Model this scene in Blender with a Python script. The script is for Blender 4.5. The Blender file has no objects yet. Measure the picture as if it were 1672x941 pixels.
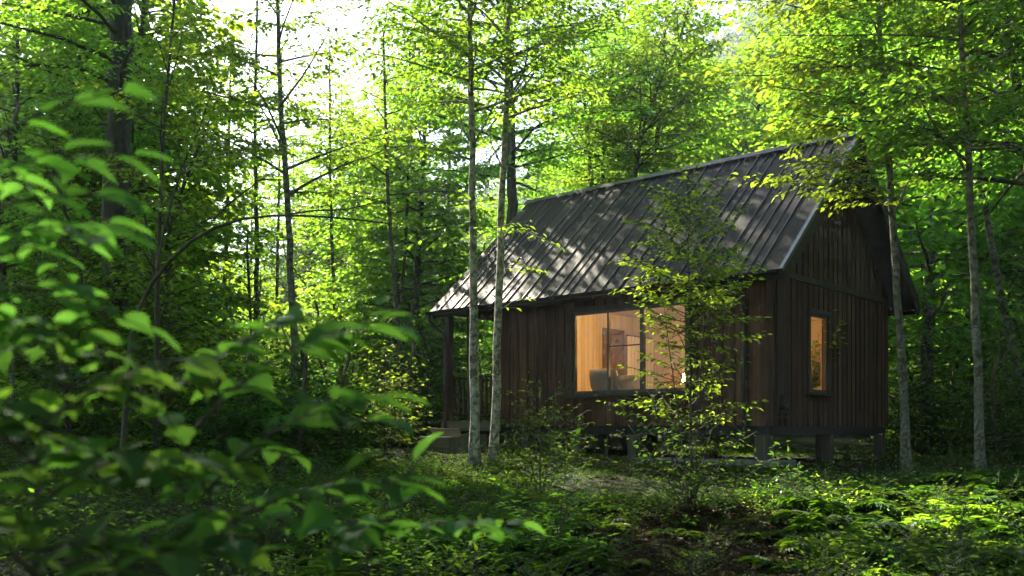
import bpy, math, random
import numpy as np
from mathutils import Vector, Matrix

R = math.radians
SC = bpy.context.scene
COL = SC.collection

# ------------------------------------------------------------------ camera, sky, sun, exposure
F, PX0, PY0, EYE = 1539.0, 836.0, 703.0, 0.51
cam_d = bpy.data.cameras.new('camera')
cam_d.sensor_width = 36.0
cam_d.lens = 36.0 * F / 1672.0
cam_d.shift_y = (PY0 - 470.5) / 1672.0
cam_d.clip_start, cam_d.clip_end = 0.05, 3000.0
cam_d.dof.use_dof = True
cam_d.dof.focus_distance = 14.0
cam_d.dof.aperture_fstop = 3.0
cam = bpy.data.objects.new('camera', cam_d)
cam.location = (0, 0, EYE)
cam.rotation_euler = (R(90), 0, 0)
COL.objects.link(cam)
SC.camera = cam

SUN_AZ, SUN_EL = -26.0, 33.5            # azimuth from straight ahead (minus = to the left)
world = bpy.data.worlds.new('World')
SC.world = world
world.use_nodes = True
wn = world.node_tree
bg = wn.nodes['Background']
sky = wn.nodes.new('ShaderNodeTexSky')
sky.sky_type = 'NISHITA'
sky.sun_disc = False
sky.sun_elevation = R(SUN_EL)
sky.sun_rotation = R(SUN_AZ)
sky.air_density, sky.dust_density, sky.ozone_density = 1.0, .8, 1.4
wn.links.new(sky.outputs[0], bg.inputs[0])
bg.inputs[1].default_value = 0.05

sun_d = bpy.data.lights.new('sun', 'SUN')
sun_d.energy = 5.0
sun_d.angle = R(0.5)
sun_d.color = (1.0, 0.90, 0.72)
sun = bpy.data.objects.new('sun', sun_d)
sdir = Vector((math.sin(R(SUN_AZ)) * math.cos(R(SUN_EL)), math.cos(R(SUN_AZ)) * math.cos(R(SUN_EL)), math.sin(R(SUN_EL))))
sun.rotation_euler = sdir.to_track_quat('Z', 'Y').to_euler()
sun.location = sdir * 50
COL.objects.link(sun)

vs = SC.view_settings
vs.view_transform, vs.look, vs.gamma, vs.use_curve_mapping = 'Standard', 'None', 1.0, False
vs.exposure = 2.6
cy = SC.cycles
cy.use_denoising = True
cy.max_bounces, cy.diffuse_bounces, cy.glossy_bounces = 10, 4, 3
cy.transmission_bounces, cy.transparent_max_bounces, cy.volume_bounces = 8, 8, 0
cy.caustics_reflective = cy.caustics_refractive = False
cy.sample_clamp_indirect = 6.0
cy.use_adaptive_sampling = True
cy.adaptive_threshold = 0.02
SC.render.use_persistent_data = False

HAZE = 0.0005

# ------------------------------------------------------------------ helpers
def P(px, py, Y):
    return np.array(((px - PX0) / F * Y, Y, EYE + (PY0 - py) / F * Y))

def nz(v):
    v = np.asarray(v, float)
    return v / (np.linalg.norm(v) + 1e-12)

def _hash(ix, iy):
    h = (ix * 374761393 + iy * 668265263) & 0x7fffffff
    h = ((h ^ (h >> 13)) * 1274126177) & 0x7fffffff
    return ((h ^ (h >> 16)) & 0xffff) / 65535.0

def vnoise(x, y):
    x = np.asarray(x, float); y = np.asarray(y, float)
    ix = np.floor(x).astype(np.int64); iy = np.floor(y).astype(np.int64)
    fx = x - ix; fy = y - iy
    fx = fx * fx * (3 - 2 * fx); fy = fy * fy * (3 - 2 * fy)
    a = _hash(ix, iy); b = _hash(ix + 1, iy); c = _hash(ix, iy + 1); d = _hash(ix + 1, iy + 1)
    return (a + (b - a) * fx) * (1 - fy) + (c + (d - c) * fx) * fy - 0.5

def sstep(a, b, x):
    t = np.clip((np.asarray(x, float) - a) / (b - a), 0, 1)
    return t * t * (3 - 2 * t)

def ground_z(x, y):
    x = np.asarray(x, float); y = np.asarray(y, float)
    z = np.interp(y, [-8, 0, 3, 5.6, 8.5, 12, 20, 35], [-.64, -.62, -.53, -.42, -.25, -.13, .0, .25])
    z = z + .11 * np.exp(-((x + 1.0) ** 2 / 5 + (y - 17) ** 2 / 14))
    d = np.hypot(x, y)
    az = np.degrees(np.arctan2(x, np.maximum(y, .01)))
    sl = .05 + .36 * sstep(0, 22, az)
    z = z + sl * np.clip(d - 34, 0, 85)
    near = 1 - sstep(20, 40, d)
    near = near * (1 - .7 * sstep(9.5, 11.5, y) * sstep(-.2, .8, x) * (1 - sstep(15, 22, y)))
    z = z + near * (.16 * vnoise(x * .55 + 9, y * .55 + 4) + .09 * vnoise(x * 1.9, y * 1.9 + 7) + .045 * vnoise(x * 5.3 + 2, y * 5.3))
    z = z + (1 - near) * 1.2 * vnoise(x * .11, y * .11)
    # level under the cabin
    lx, ly = to_cabin(x, y)
    inside = sstep(-8.2, -7.0, lx) * (1 - sstep(.1, 1.1, lx)) * sstep(-1.0, -.1, ly) * (1 - sstep(5.2, 6.4, ly))
    flat = -.05 + .14 * (1 - sstep(-7.0, -4.5, lx))
    return z * (1 - inside) + flat * inside

# cabin frame: local x runs along the long wall (0 at the near corner, negative towards the porch), local y along the gable
CX, CY_ = 3.9, 14.5
CA = R(-41.6)
CCOS, CSIN = math.cos(CA), math.sin(CA)

def to_cabin(x, y):
    dx, dy = x - CX, y - CY_
    return dx * CCOS + dy * CSIN, -dx * CSIN + dy * CCOS

def from_cabin(lx, ly, z=0.0):
    return (CX + lx * CCOS - ly * CSIN, CY_ + lx * CSIN + ly * CCOS, z)

class Geo:
    def __init__(s):
        s.v, s.f, s.m, s.n = [], [], [], 0
    def add(s, verts, faces, mat=0):
        """verts (N,3); faces (M,k) array"""
        verts = np.asarray(verts, np.float32).reshape(-1, 3)
        faces = np.asarray(faces, np.int64)
        s.v.append(verts); s.f.append(faces + s.n); s.m.append(mat)
        s.n += len(verts)
    def hexa(s, c, mat=0):
        """8 corners: bottom 0-3 counter-clockwise, top 4-7"""
        s.add(c, [(0, 3, 2, 1), (4, 5, 6, 7), (0, 1, 5, 4), (1, 2, 6, 5), (2, 3, 7, 6), (3, 0, 4, 7)], mat)
    def box(s, x0, x1, y0, y1, z0, z1, mat=0):
        s.hexa([(x0, y0, z0), (x1, y0, z0), (x1, y1, z0), (x0, y1, z0), (x0, y0, z1), (x1, y0, z1), (x1, y1, z1), (x0, y1, z1)], mat)
    def tube(s, pts, radii, sides=6, mat=0, cap=True):
        pts = np.asarray(pts, float); n = len(pts)
        radii = np.broadcast_to(np.asarray(radii, float), (n,))
        t = np.gradient(pts, axis=0); t /= np.linalg.norm(t, axis=1)[:, None] + 1e-12
        ref = np.array((0, 0, 1.0)) if abs(t[0, 2]) < .8 else np.array((1.0, 0, 0))
        a = np.cross(t, ref); a /= np.linalg.norm(a, axis=1)[:, None] + 1e-9
        b = np.cross(t, a)
        ang = np.arange(sides) * 2 * math.pi / sides
        ring = (np.cos(ang)[None, :, None] * a[:, None, :] + np.sin(ang)[None, :, None] * b[:, None, :]) * radii[:, None, None] + pts[:, None, :]
        i = np.arange(n - 1)[:, None] * sides; j = np.arange(sides)[None, :]; k = (j + 1) % sides
        q = np.stack([i + j, i + k, i + sides + k, i + sides + j], -1).reshape(-1, 4)
        s.add(ring.reshape(-1, 3), q, mat)
        if cap:
            off = s.n - n * sides
            for base, rev in ((0, 1), ((n - 1) * sides, 0)):
                idx = [off + base + x for x in range(sides)]
                if rev: idx.reverse()
                s.f.append(np.array([idx])); s.m.append(mat)
    def build(s, name, mats, parent=None, smooth=False, bevel=0.0):
        me = bpy.data.meshes.new(name)
        if s.n:
            v = np.concatenate(s.v)
            loops = np.concatenate([f.reshape(-1) for f in s.f])
            tot = np.concatenate([np.full(len(f), f.shape[1], np.int32) for f in s.f])
            mi = np.concatenate([np.full(len(f), m, np.int32) for f, m in zip(s.f, s.m)])
            start = np.concatenate([[0], np.cumsum(tot)[:-1]]).astype(np.int32)
            me.vertices.add(len(v)); me.vertices.foreach_set('co', v.astype(np.float32).ravel())
            me.loops.add(len(loops)); me.loops.foreach_set('vertex_index', loops.astype(np.int32))
            me.polygons.add(len(tot)); me.polygons.foreach_set('loop_start', start)
            me.polygons.foreach_set('material_index', mi)
            me.polygons.foreach_set('use_smooth', np.full(len(tot), bool(smooth)))
            me.update(calc_edges=True)
        for m in (mats if isinstance(mats, (list, tuple)) else [mats]):
            me.materials.append(m)
        o = bpy.data.objects.new(name, me)
        COL.objects.link(o)
        if parent is not None: o.parent = parent
        if bevel:
            b = o.modifiers.new('edge', 'BEVEL'); b.width = bevel; b.segments = 2; b.limit_method = 'ANGLE'
        return o

def tag(o, label, cat, group=None, kind=None):
    o['label'] = label; o['category'] = cat
    if group: o['group'] = group
    if kind: o['kind'] = kind
    return o

def thing(name, label, cat, loc=(0, 0, 0), rz=0.0, group=None):
    o = bpy.data.objects.new(name, None)
    o.empty_display_size = .2
    COL.objects.link(o)
    o.location = loc; o.rotation_euler = (0, 0, rz)
    return tag(o, label, cat, group)

def dup(root, loc, rz, scale=1.0, label=None, group=None, tilt=(0, 0)):
    r = root.copy(); COL.objects.link(r)
    r.location = loc; r.rotation_euler = (tilt[0], tilt[1], rz); r.scale = (scale,) * 3
    if label: r['label'] = label
    if group: r['group'] = group
    for ch in root.children:
        c = ch.copy(); COL.objects.link(c); c.parent = r
    return r

# ------------------------------------------------------------------ materials
def mat(name):
    m = bpy.data.materials.new(name); m.use_nodes = True
    nt = m.node_tree
    for n in list(nt.nodes): nt.nodes.remove(n)
    out = nt.nodes.new('ShaderNodeOutputMaterial')
    return m, nt, out

def N(nt, typ, **kw):
    n = nt.nodes.new(typ)
    for k, v in kw.items():
        if k in ('inp',):
            for i, val in v.items(): n.inputs[i].default_value = val
        else: setattr(n, k, v)
    return n

def ramp(nt, stops, fac=None, interp='LINEAR'):
    r = nt.nodes.new('ShaderNodeValToRGB'); cr = r.color_ramp; cr.interpolation = interp
    while len(cr.elements) < len(stops): cr.elements.new(.5)
    for e, (p, c) in zip(cr.elements, stops):
        e.position = p; e.color = (c[0], c[1], c[2], 1)
    if fac is not None: nt.links.new(fac, r.inputs[0])
    return r

def leaf_mat(name, refl, trans, wt=.55, gloss=.07, rough=.38, var=.35):
    """reflecting colour and transmitting colour, varied from leaf to leaf and from plant to plant"""
    m, nt, out = mat(name); L = nt.links.new
    geo = N(nt, 'ShaderNodeNewGeometry'); oi = N(nt, 'ShaderNodeObjectInfo')
    def varied(c, warm):
        lo = [x * (1 - var) for x in c]; hi = [c[0] * (1 + var * warm * .8), c[1] * (1 + var), c[2] * (1 - var * .3)]
        r = ramp(nt, [(0, lo), (.55, c), (1, hi)], geo.outputs['Random Per Island'])
        h = N(nt, 'ShaderNodeHueSaturation')
        mp = N(nt, 'ShaderNodeMapRange', inp={3: .474, 4: .514}); L(oi.outputs['Random'], mp.inputs[0])
        mv = N(nt, 'ShaderNodeMapRange', inp={3: .68, 4: 1.18}); L(oi.outputs['Random'], mv.inputs[0])
        L(mp.outputs[0], h.inputs['Hue']); L(mv.outputs[0], h.inputs['Value']); L(r.outputs[0], h.inputs['Color'])
        return h.outputs[0]
    d = N(nt, 'ShaderNodeBsdfDiffuse'); t = N(nt, 'ShaderNodeBsdfTranslucent'); g = N(nt, 'ShaderNodeBsdfGlossy')
    g.inputs['Roughness'].default_value = rough; g.inputs['Color'].default_value = (.9, .95, 1, 1)
    L(varied(refl, 1.2), d.inputs[0]); L(varied(trans, .9), t.inputs[0])
    mx = N(nt, 'ShaderNodeMixShader', inp={0: wt}); L(d.outputs[0], mx.inputs[1]); L(t.outputs[0], mx.inputs[2])
    fr = N(nt, 'ShaderNodeLayerWeight', inp={0: .35})
    mm = N(nt, 'ShaderNodeMath', operation='MULTIPLY_ADD', inp={1: gloss * 2.2, 2: gloss * .35}); L(fr.outputs['Fresnel'], mm.inputs[0])
    m2 = N(nt, 'ShaderNodeMixShader'); L(mm.outputs[0], m2.inputs[0]); L(mx.outputs[0], m2.inputs[1]); L(g.outputs[0], m2.inputs[2])
    L(m2.outputs[0], out.inputs[0])
    return m

def bark_mat(name, c0, c1, c2, scale=5.0, moss=0.0, band=False):
    m, nt, out = mat(name); L = nt.links.new
    tc = N(nt, 'ShaderNodeTexCoord')
    mp = N(nt, 'ShaderNodeMapping'); mp.inputs['Scale'].default_value = (scale, scale, scale * (.9 if band else .22))
    L(tc.outputs['Object'], mp.inputs[0])
    n1 = N(nt, 'ShaderNodeTexNoise', inp={'Scale': 3.0, 'Detail': 6.0, 'Roughness': .62}); L(mp.outputs[0], n1.inputs['Vector'])
    r = ramp(nt, [(.32, c0), (.5, c1), (.68, c2)], n1.outputs[0])
    n2 = N(nt, 'ShaderNodeTexNoise', inp={'Scale': 2.3, 'Detail': 4.0}); L(tc.outputs['Object'], n2.inputs['Vector'])
    mr = ramp(nt, [(.50 - .08, (0, 0, 0)), (.66, (1, 1, 1))], n2.outputs[0])
    mu = N(nt, 'ShaderNodeMath', operation='MULTIPLY', inp={1: moss}); L(mr.outputs[0], mu.inputs[0])
    mx = N(nt, 'ShaderNodeMixRGB', inp={2: (.035, .06, .012, 1)}); L(mu.outputs[0], mx.inputs[0]); L(r.outputs[0], mx.inputs[1])
    if band:                                             # dark lichen-free patches and scars
        n3 = N(nt, 'ShaderNodeTexNoise', inp={'Scale': 11.0, 'Detail': 3.0, 'Roughness': .55, 'Distortion': .6}); L(tc.outputs['Object'], n3.inputs['Vector'])
        r3 = ramp(nt, [(.50, (1, 1, 1)), (.58, (.34, .31, .27))], n3.outputs[0])
        m3 = N(nt, 'ShaderNodeMixRGB', blend_type='MULTIPLY', inp={0: 1.0}); L(mx.outputs[0], m3.inputs[1]); L(r3.outputs[0], m3.inputs[2]); mx = m3
    p = N(nt, 'ShaderNodeBsdfPrincipled', inp={'Roughness': .85}); L(mx.outputs[0], p.inputs['Base Color'])
    bp = N(nt, 'ShaderNodeBump', inp={'Strength': .5, 'Distance': .02}); L(n1.outputs[0], bp.inputs['Height']); L(bp.outputs[0], p.inputs['Normal'])
    L(p.outputs[0], out.inputs[0])
    return m

def wood_mat(name, dark, light, axis='Z', stretch=14.0, rough=.7, island=.5, grain=6.0, bump=.25, spec=.3, flat=None):
    m, nt, out = mat(name); L = nt.links.new
    tc = N(nt, 'ShaderNodeTexCoord'); geo = N(nt, 'ShaderNodeNewGeometry')
    s = [grain * stretch / 4] * 3; s['XYZ'.index(axis)] = grain / 4 * .35
    if flat: s['XYZ'.index(flat)] = 0.0
    mp = N(nt, 'ShaderNodeMapping'); mp.inputs['Scale'].default_value = s
    L(tc.outputs['Object'], mp.inputs[0])
    off = N(nt, 'ShaderNodeVectorMath', operation='SCALE'); off.inputs[0].default_value = (37, 19, 53)
    L(geo.outputs['Random Per Island'], off.inputs['Scale']); L(off.outputs[0], mp.inputs['Location'])
    n1 = N(nt, 'ShaderNodeTexNoise', inp={'Scale': 1.0, 'Detail': 7.0, 'Roughness': .6, 'Distortion': .3}); L(mp.outputs[0], n1.inputs['Vector'])
    n2 = N(nt, 'ShaderNodeTexNoise', inp={'Scale': 1.7, 'Detail': 3.0}); L(tc.outputs['Object'], n2.inputs['Vector'])
    ad = N(nt, 'ShaderNodeMath', operation='MULTIPLY_ADD', inp={1: .35}); L(n2.outputs[0], ad.inputs[0]); 
    sc = N(nt, 'ShaderNodeMath', operation='MULTIPLY_ADD', inp={1: .8, 2: -.1}); L(n1.outputs[0], sc.inputs[0]); L(sc.outputs[0], ad.inputs[2])
    mid = [(a + b) / 2 for a, b in zip(dark, light)]
    r = ramp(nt, [(.3, dark), (.5, mid), (.72, light)], ad.outputs[0])
    hv = N(nt, 'ShaderNodeHueSaturation')
    mv = N(nt, 'ShaderNodeMapRange', inp={3: 1 - island, 4: 1 + island}); L(geo.outputs['Random Per Island'], mv.inputs[0])
    L(mv.outputs[0], hv.inputs['Value']); L(r.outputs[0], hv.inputs['Color'])
    p = N(nt, 'ShaderNodeBsdfPrincipled', inp={'Roughness': rough, 'Specular IOR Level': spec}); L(hv.outputs[0], p.inputs['Base Color'])
    bp = N(nt, 'ShaderNodeBump', inp={'Strength': bump, 'Distance': .01}); L(n1.outputs[0], bp.inputs['Height']); L(bp.outputs[0], p.inputs['Normal'])
    L(p.outputs[0], out.inputs[0])
    return m

def plain_mat(name, c, rough=.6, metal=0.0, noise=.25, scale=8.0, spec=.5):
    m, nt, out = mat(name); L = nt.links.new
    tc = N(nt, 'ShaderNodeTexCoord')
    n1 = N(nt, 'ShaderNodeTexNoise', inp={'Scale': scale, 'Detail': 5.0}); L(tc.outputs['Object'], n1.inputs['Vector'])
    r = ramp(nt, [(.3, [x * (1 - noise) for x in c]), (.7, [x * (1 + noise) for x in c])], n1.outputs[0])
    p = N(nt, 'ShaderNodeBsdfPrincipled', inp={'Roughness': rough, 'Metallic': metal, 'Specular IOR Level': spec}); L(r.outputs[0], p.inputs['Base Color'])
    L(p.outputs[0], out.inputs[0])
    return m

def emit_mat(name, c, s):
    m, nt, out = mat(name)
    e = N(nt, 'ShaderNodeEmission', inp={0: (*c, 1), 1: s}); nt.links.new(e.outputs[0], out.inputs[0])
    return m

M = {}
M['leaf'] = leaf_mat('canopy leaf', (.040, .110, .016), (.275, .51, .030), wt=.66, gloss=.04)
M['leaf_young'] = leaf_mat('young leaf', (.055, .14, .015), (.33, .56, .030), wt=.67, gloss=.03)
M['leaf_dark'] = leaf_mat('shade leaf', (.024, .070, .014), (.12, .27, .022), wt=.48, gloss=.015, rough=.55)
M['leaf_blur'] = leaf_mat('broad leaf', (.048, .135, .040), (.13, .31, .034), wt=.5, gloss=.012, rough=.6)
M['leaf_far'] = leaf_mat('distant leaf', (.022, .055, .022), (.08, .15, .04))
M['leaf_cover'] = leaf_mat('ground cover leaf', (.024, .070, .010), (.12, .25, .012), wt=.45, gloss=.012, rough=.6)
M['litter'] = leaf_mat('dead leaf', (.050, .039, .023), (.05, .036, .016), wt=.25, gloss=.012, var=.55)
M['bark_dark'] = bark_mat('furrowed dark bark', (.018, .014, .010), (.05, .042, .032), (.10, .085, .065), 5, .7)
M['bark_grey'] = bark_mat('smooth grey bark', (.08, .075, .06), (.19, .18, .15), (.33, .31, .26), 4, .45, True)
M['bark_pale'] = bark_mat('pale mottled bark', (.09, .085, .07), (.36, .34, .28), (.56, .54, .46), 5, .35, True)
M['bark_thin'] = bark_mat('brown twig bark', (.03, .024, .016), (.07, .058, .04), (.12, .10, .075), 6, .3)
M['bark_blur'] = bark_mat('reddish stem bark', (.02, .014, .01), (.05, .034, .022), (.08, .055, .036), 8, .1)

M['wall'] = wood_mat('dark stained cedar', (.034, .016, .0095), (.17, .080, .042), 'Z', island=.36, spec=.2)
M['batten'] = wood_mat('dark batten wood', (.022, .012, .007), (.115, .057, .032), 'Z', island=.25)
M['trim'] = wood_mat('weathered trim wood', (.028, .023, .014), (.075, .062, .038), 'X', island=.2)
M['trimz'] = wood_mat('weathered frame wood', (.034, .025, .016), (.10, .075, .048), 'Z', island=.2)
M['roof'] = wood_mat('weathered roof sheet', (.004, .003, .0024), (.034, .025, .018), 'Y', stretch=16, rough=.6, island=.5, grain=8, bump=.25, spec=.14, flat='Z')
M['seam'] = plain_mat('dark seam metal', (.012, .012, .012), .4, .3)
M['metal'] = plain_mat('edge metal', (.12, .125, .125), .3, .9, .1)
M['gutter'] = plain_mat('gutter metal', (.028, .027, .025), .4, .6, .2)
M['pipe'] = plain_mat('downpipe metal', (.07, .062, .05), .42, .5, .2)
M['deck'] = wood_mat('greyed deck wood', (.12, .105, .085), (.34, .30, .24), 'X', island=.25, rough=.8)
M['post'] = wood_mat('greyed pier wood', (.06, .055, .042), (.17, .155, .12), 'Z', island=.2, rough=.85)
M['under'] = plain_mat('dark underfloor wood', (.018, .015, .012), .8)
M['concrete'] = plain_mat('concrete', (.16, .155, .14), .9, 0, .35, 6)
M['lining'] = wood_mat('pale pine lining', (.40, .30, .165), (.62, .50, .31), 'Z', island=.12, rough=.6)
M['ceil'] = wood_mat('pale pine ceiling', (.40, .29, .18), (.6, .46, .31), 'X', island=.1, rough=.6)
M['indoor'] = wood_mat('brown door wood', (.09, .05, .028), (.2, .12, .07), 'Z', island=.1, rough=.5)
M['cloth'] = plain_mat('grey cushion cloth', (.30, .29, .26), .95, 0, .15, 30)
M['cloth2'] = plain_mat('tan cloth', (.42, .33, .23), .95, 0, .15, 30)
M['curtain'] = plain_mat('cream curtain cloth', (.62, .54, .42), .95, 0, .08, 30)
M['black'] = plain_mat('black enamel', (.01, .01, .01), .4)
M['glow'] = emit_mat('lamp glow', (1.0, .62, .28), 22.0)

def glass_mat():
    m, nt, out = mat('window glass'); L = nt.links.new
    t = N(nt, 'ShaderNodeBsdfTransparent', inp={0: (.93, .95, .93, 1)})
    g = N(nt, 'ShaderNodeBsdfGlossy', inp={'Roughness': .015})
    f = N(nt, 'ShaderNodeFresnel', inp={0: 1.5})
    mm = N(nt, 'ShaderNodeMath', operation='MULTIPLY', inp={1: 1.0}); mm.use_clamp = True; L(f.outputs[0], mm.inputs[0])
    mx = N(nt, 'ShaderNodeMixShader'); L(mm.outputs[0], mx.inputs[0]); L(t.outputs[0], mx.inputs[1]); L(g.outputs[0], mx.inputs[2])
    L(mx.outputs[0], out.inputs[0])
    return m
M['glass'] = glass_mat()

def ground_mat():
    m, nt, out = mat('forest floor'); L = nt.links.new
    tc = N(nt, 'ShaderNodeTexCoord')
    n1 = N(nt, 'ShaderNodeTexNoise', inp={'Scale': .55, 'Detail': 7.0, 'Roughness': .65}); L(tc.outputs['Object'], n1.inputs['Vector'])
    n2 = N(nt, 'ShaderNodeTexNoise', inp={'Scale': 18.0, 'Detail': 9.0, 'Roughness': .7}); L(tc.outputs['Object'], n2.inputs['Vector'])
    v = N(nt, 'ShaderNodeTexVoronoi', inp={'Scale': 34.0}); L(tc.outputs['Object'], v.inputs['Vector'])
    soil = ramp(nt, [(.35, (.006, .004, .0025)), (.5, (.022, .013, .007)), (.66, (.06, .033, .016))], n2.outputs[0])
    lit = N(nt, 'ShaderNodeMixRGB', blend_type='MULTIPLY', inp={0: .5}); L(soil.outputs[0], lit.inputs[1]); L(v.outputs['Color'], lit.inputs[2])
    moss = ramp(nt, [(.3, (.010, .018, .004)), (.7, (.034, .055, .008))], n2.outputs[0])
    mk = ramp(nt, [(.40, (0, 0, 0)), (.50, (1, 1, 1))], n1.outputs[0])
    mx = N(nt, 'ShaderNodeMixRGB'); L(mk.outputs[0], mx.inputs[0]); L(lit.outputs[0], mx.inputs[1]); L(moss.outputs[0], mx.inputs[2])
    p = N(nt, 'ShaderNodeBsdfPrincipled', inp={'Roughness': .95, 'Specular IOR Level': .15}); L(mx.outputs[0], p.inputs['Base Color'])
    bp = N(nt, 'ShaderNodeBump', inp={'Strength': 1.0, 'Distance': .08}); L(n2.outputs[0], bp.inputs['Height']); L(bp.outputs[0], p.inputs['Normal'])
    L(p.outputs[0], out.inputs[0])
    return m
M['ground'] = ground_mat()

# ------------------------------------------------------------------ ground, hills, far forest, haze
def axis_pts(c, fine, ext, far):
    a = [0.0]; step = fine
    while a[-1] < far:
        a.append(a[-1] + step)
        if a[-1] > ext: step *= 1.13
    a = np.array(a)
    return np.concatenate([-a[:0:-1], a]) + c

gx = axis_pts(0.5, .16, 9, 420); gy = axis_pts(9.5, .16, 9.5, 420)
GX, GY = np.meshgrid(gx, gy)
GZ = ground_z(GX, GY)
g = Geo(); nx, ny = len(gx), len(gy)
ii = (np.arange(ny - 1)[:, None] * nx + np.arange(nx - 1)[None, :]).reshape(-1)
g.add(np.stack([GX, GY, GZ], -1).reshape(-1, 3), np.stack([ii, ii + 1, ii + nx + 1, ii + nx], -1))
ground = g.build('ground', M['ground'], smooth=True)
ground['kind'] = 'structure'

def hill_z(x, y):
    d = np.hypot(x, y); az = np.degrees(np.arctan2(x, y))
    crest = np.interp(az, [-45, -32, -20, -8, 2, 8, 14, 22, 32, 45], [10, 18, 26, 55, 74, 88, 97, 112, 130, 120])
    return sstep(120, 300, d) * crest + 3.5 * vnoise(x * .03, y * .03) + 8 * vnoise(x * .012 + 4, y * .012) - 2 + ground_z(x, y) * 0 + 18 * sstep(80, 140, d) * sstep(2, 20, az)

hx = np.linspace(-330, 330, 90); hy = np.linspace(95, 400, 60)
HX, HY = np.meshgrid(hx, hy); HZ = hill_z(HX, HY) - 8 * (1 - sstep(95, 125, HY))
g = Geo(); n_ = len(hx)
ii = (np.arange(len(hy) - 1)[:, None] * n_ + np.arange(n_ - 1)[None, :]).reshape(-1)
g.add(np.stack([HX, HY, HZ], -1).reshape(-1, 3), np.stack([ii, ii + 1, ii + n_ + 1, ii + n_], -1))
hill = g.build('hill', M['ground'], smooth=True)
hill['kind'] = 'structure'

LEAF4 = (np.array([(0, 0, 0), (.45, -.36, .07), (1, 0, -.08), (.45, .36, .07)], float), [(0, 1, 2, 3)])
LEAF6 = (np.array([(0, 0, 0), (.26, -.27, .06), (.60, -.215, .03), (1, 0, -.14), (.60, .215, .03), (.26, .27, .06)], float), [(0, 1, 2, 3), (0, 3, 4, 5)])
def _broad():
    xs = [0, .10, .24, .40, .56, .72, .86, 1.0]; ws = [.0, .17, .255, .27, .215, .125, .05, 0]
    z = [0, .03, .045, .04, .01, -.03, -.08, -.15]
    v, f = [], []
    for x, w, h in zip(xs, ws, z):
        v.append((x, 0, h - .02 * (w > 0)))
    n = len(xs); L_, R_ = [], []
    for i in range(1, n - 1):
        L_.append(len(v)); v.append((xs[i] + .03, -ws[i], z[i] + .05)); R_.append(len(v)); v.append((xs[i] + .03, ws[i], z[i] + .05))
    f.append((0, L_[0], 1, 1)); f = []
    tris = [(0, L_[0], 1), (0, 1, R_[0]), (n - 2, L_[-1], n - 1), (n - 2, n - 1, R_[-1])]
    quads = []
    for i in range(n - 3):
        quads.append((i + 1, L_[i], L_[i + 1], i + 2)); quads.append((i + 1, i + 2, R_[i + 1], R_[i]))
    return np.array(v, float), quads, tris
BROAD = _broad()

def add_leaves(geo, Pn, D, Nn, Ln, tmpl=LEAF4, matidx=0, wide=1.0):
    Pn, D, Nn = (np.asarray(a, float) for a in (Pn, D, Nn)); Ln = np.asarray(Ln, float)
    if not len(Pn): return
    D = D / (np.linalg.norm(D, axis=1)[:, None] + 1e-9)
    S = np.cross(Nn, D); S /= np.linalg.norm(S, axis=1)[:, None] + 1e-9
    U = np.cross(D, S)
    tv = tmpl[0]
    V = Pn[:, None, :] + Ln[:, None, None] * (tv[None, :, 0, None] * D[:, None, :] + wide * tv[None, :, 1, None] * S[:, None, :] + tv[None, :, 2, None] * U[:, None, :])
    k = len(tv); off = np.arange(len(Pn))[:, None, None] * k
    base = geo.n
    geo.v.append(V.reshape(-1, 3).astype(np.float32)); geo.n += len(Pn) * k
    for fs in tmpl[1:]:
        if len(fs):
            fa = np.array(fs)[None] + off
            geo.f.append(fa.reshape(-1, fa.shape[2]) + base); geo.m.append(matidx)

# far wooded hillside: one mass
rng = np.random.default_rng(5)
g = Geo()
cnt = 0; PPs = []
for k in range(5200):
    az = R(rng.uniform(-36, 36)); d = rng.uniform(112, 330)
    x, y = d * math.sin(az), d * math.cos(az)
    PPs.append((x, y))
PPs = np.array(PPs)
zz = hill_z(PPs[:, 0], PPs[:, 1])
for (x, y), z in zip(PPs, zz):
    d = math.hypot(x, y)
    n = 46 if d < 200 else 26
    hgt = rng.uniform(6, 12); w = rng.uniform(2.2, 4.0)
    con = rng.random() < .25
    u = rng.random(n); th = rng.uniform(0, 6.283, n)
    rr = (w * (1 - u) if con else w * np.sqrt(np.clip(1 - (u * 1.6 - .75) ** 2 * 1.2, .03, 1))) * rng.uniform(.55, 1, n)
    pts = np.stack([x + rr * np.cos(th), y + rr * np.sin(th), z + 1 + u * hgt], -1)
    D = np.stack([np.cos(th), np.sin(th), rng.normal(-.2, .4, n)], -1)
    Nn = np.stack([rng.normal(0, .5, n), rng.normal(0, .5, n), np.ones(n)], -1)
    add_leaves(g, pts, D, Nn, rng.uniform(1.3, 2.4, n) * (1 if d < 200 else 1.3), LEAF4)
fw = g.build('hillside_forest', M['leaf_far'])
tag(fw, 'hazy blue-green wooded hillside rising far behind the cabin', 'forest', kind='stuff')

def haze_box():
    m, nt, out = mat('thin forest haze')
    v = N(nt, 'ShaderNodeVolumePrincipled')
    v.inputs['Color'].default_value = (.72, .87, 1.0, 1); v.inputs['Density'].default_value = HAZE; v.inputs['Anisotropy'].default_value = .4
    nt.links.new(v.outputs[0], out.inputs['Volume'])
    g = Geo(); g.box(-435, 435, -430, 445, -12, 170)
    o = g.build('haze', m); tag(o, 'thin pale morning haze filling the forest air', 'haze', kind='stuff')
if HAZE > 0: haze_box()

# ------------------------------------------------------------------ plants
UP = np.array((0, 0, 1.0))

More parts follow.
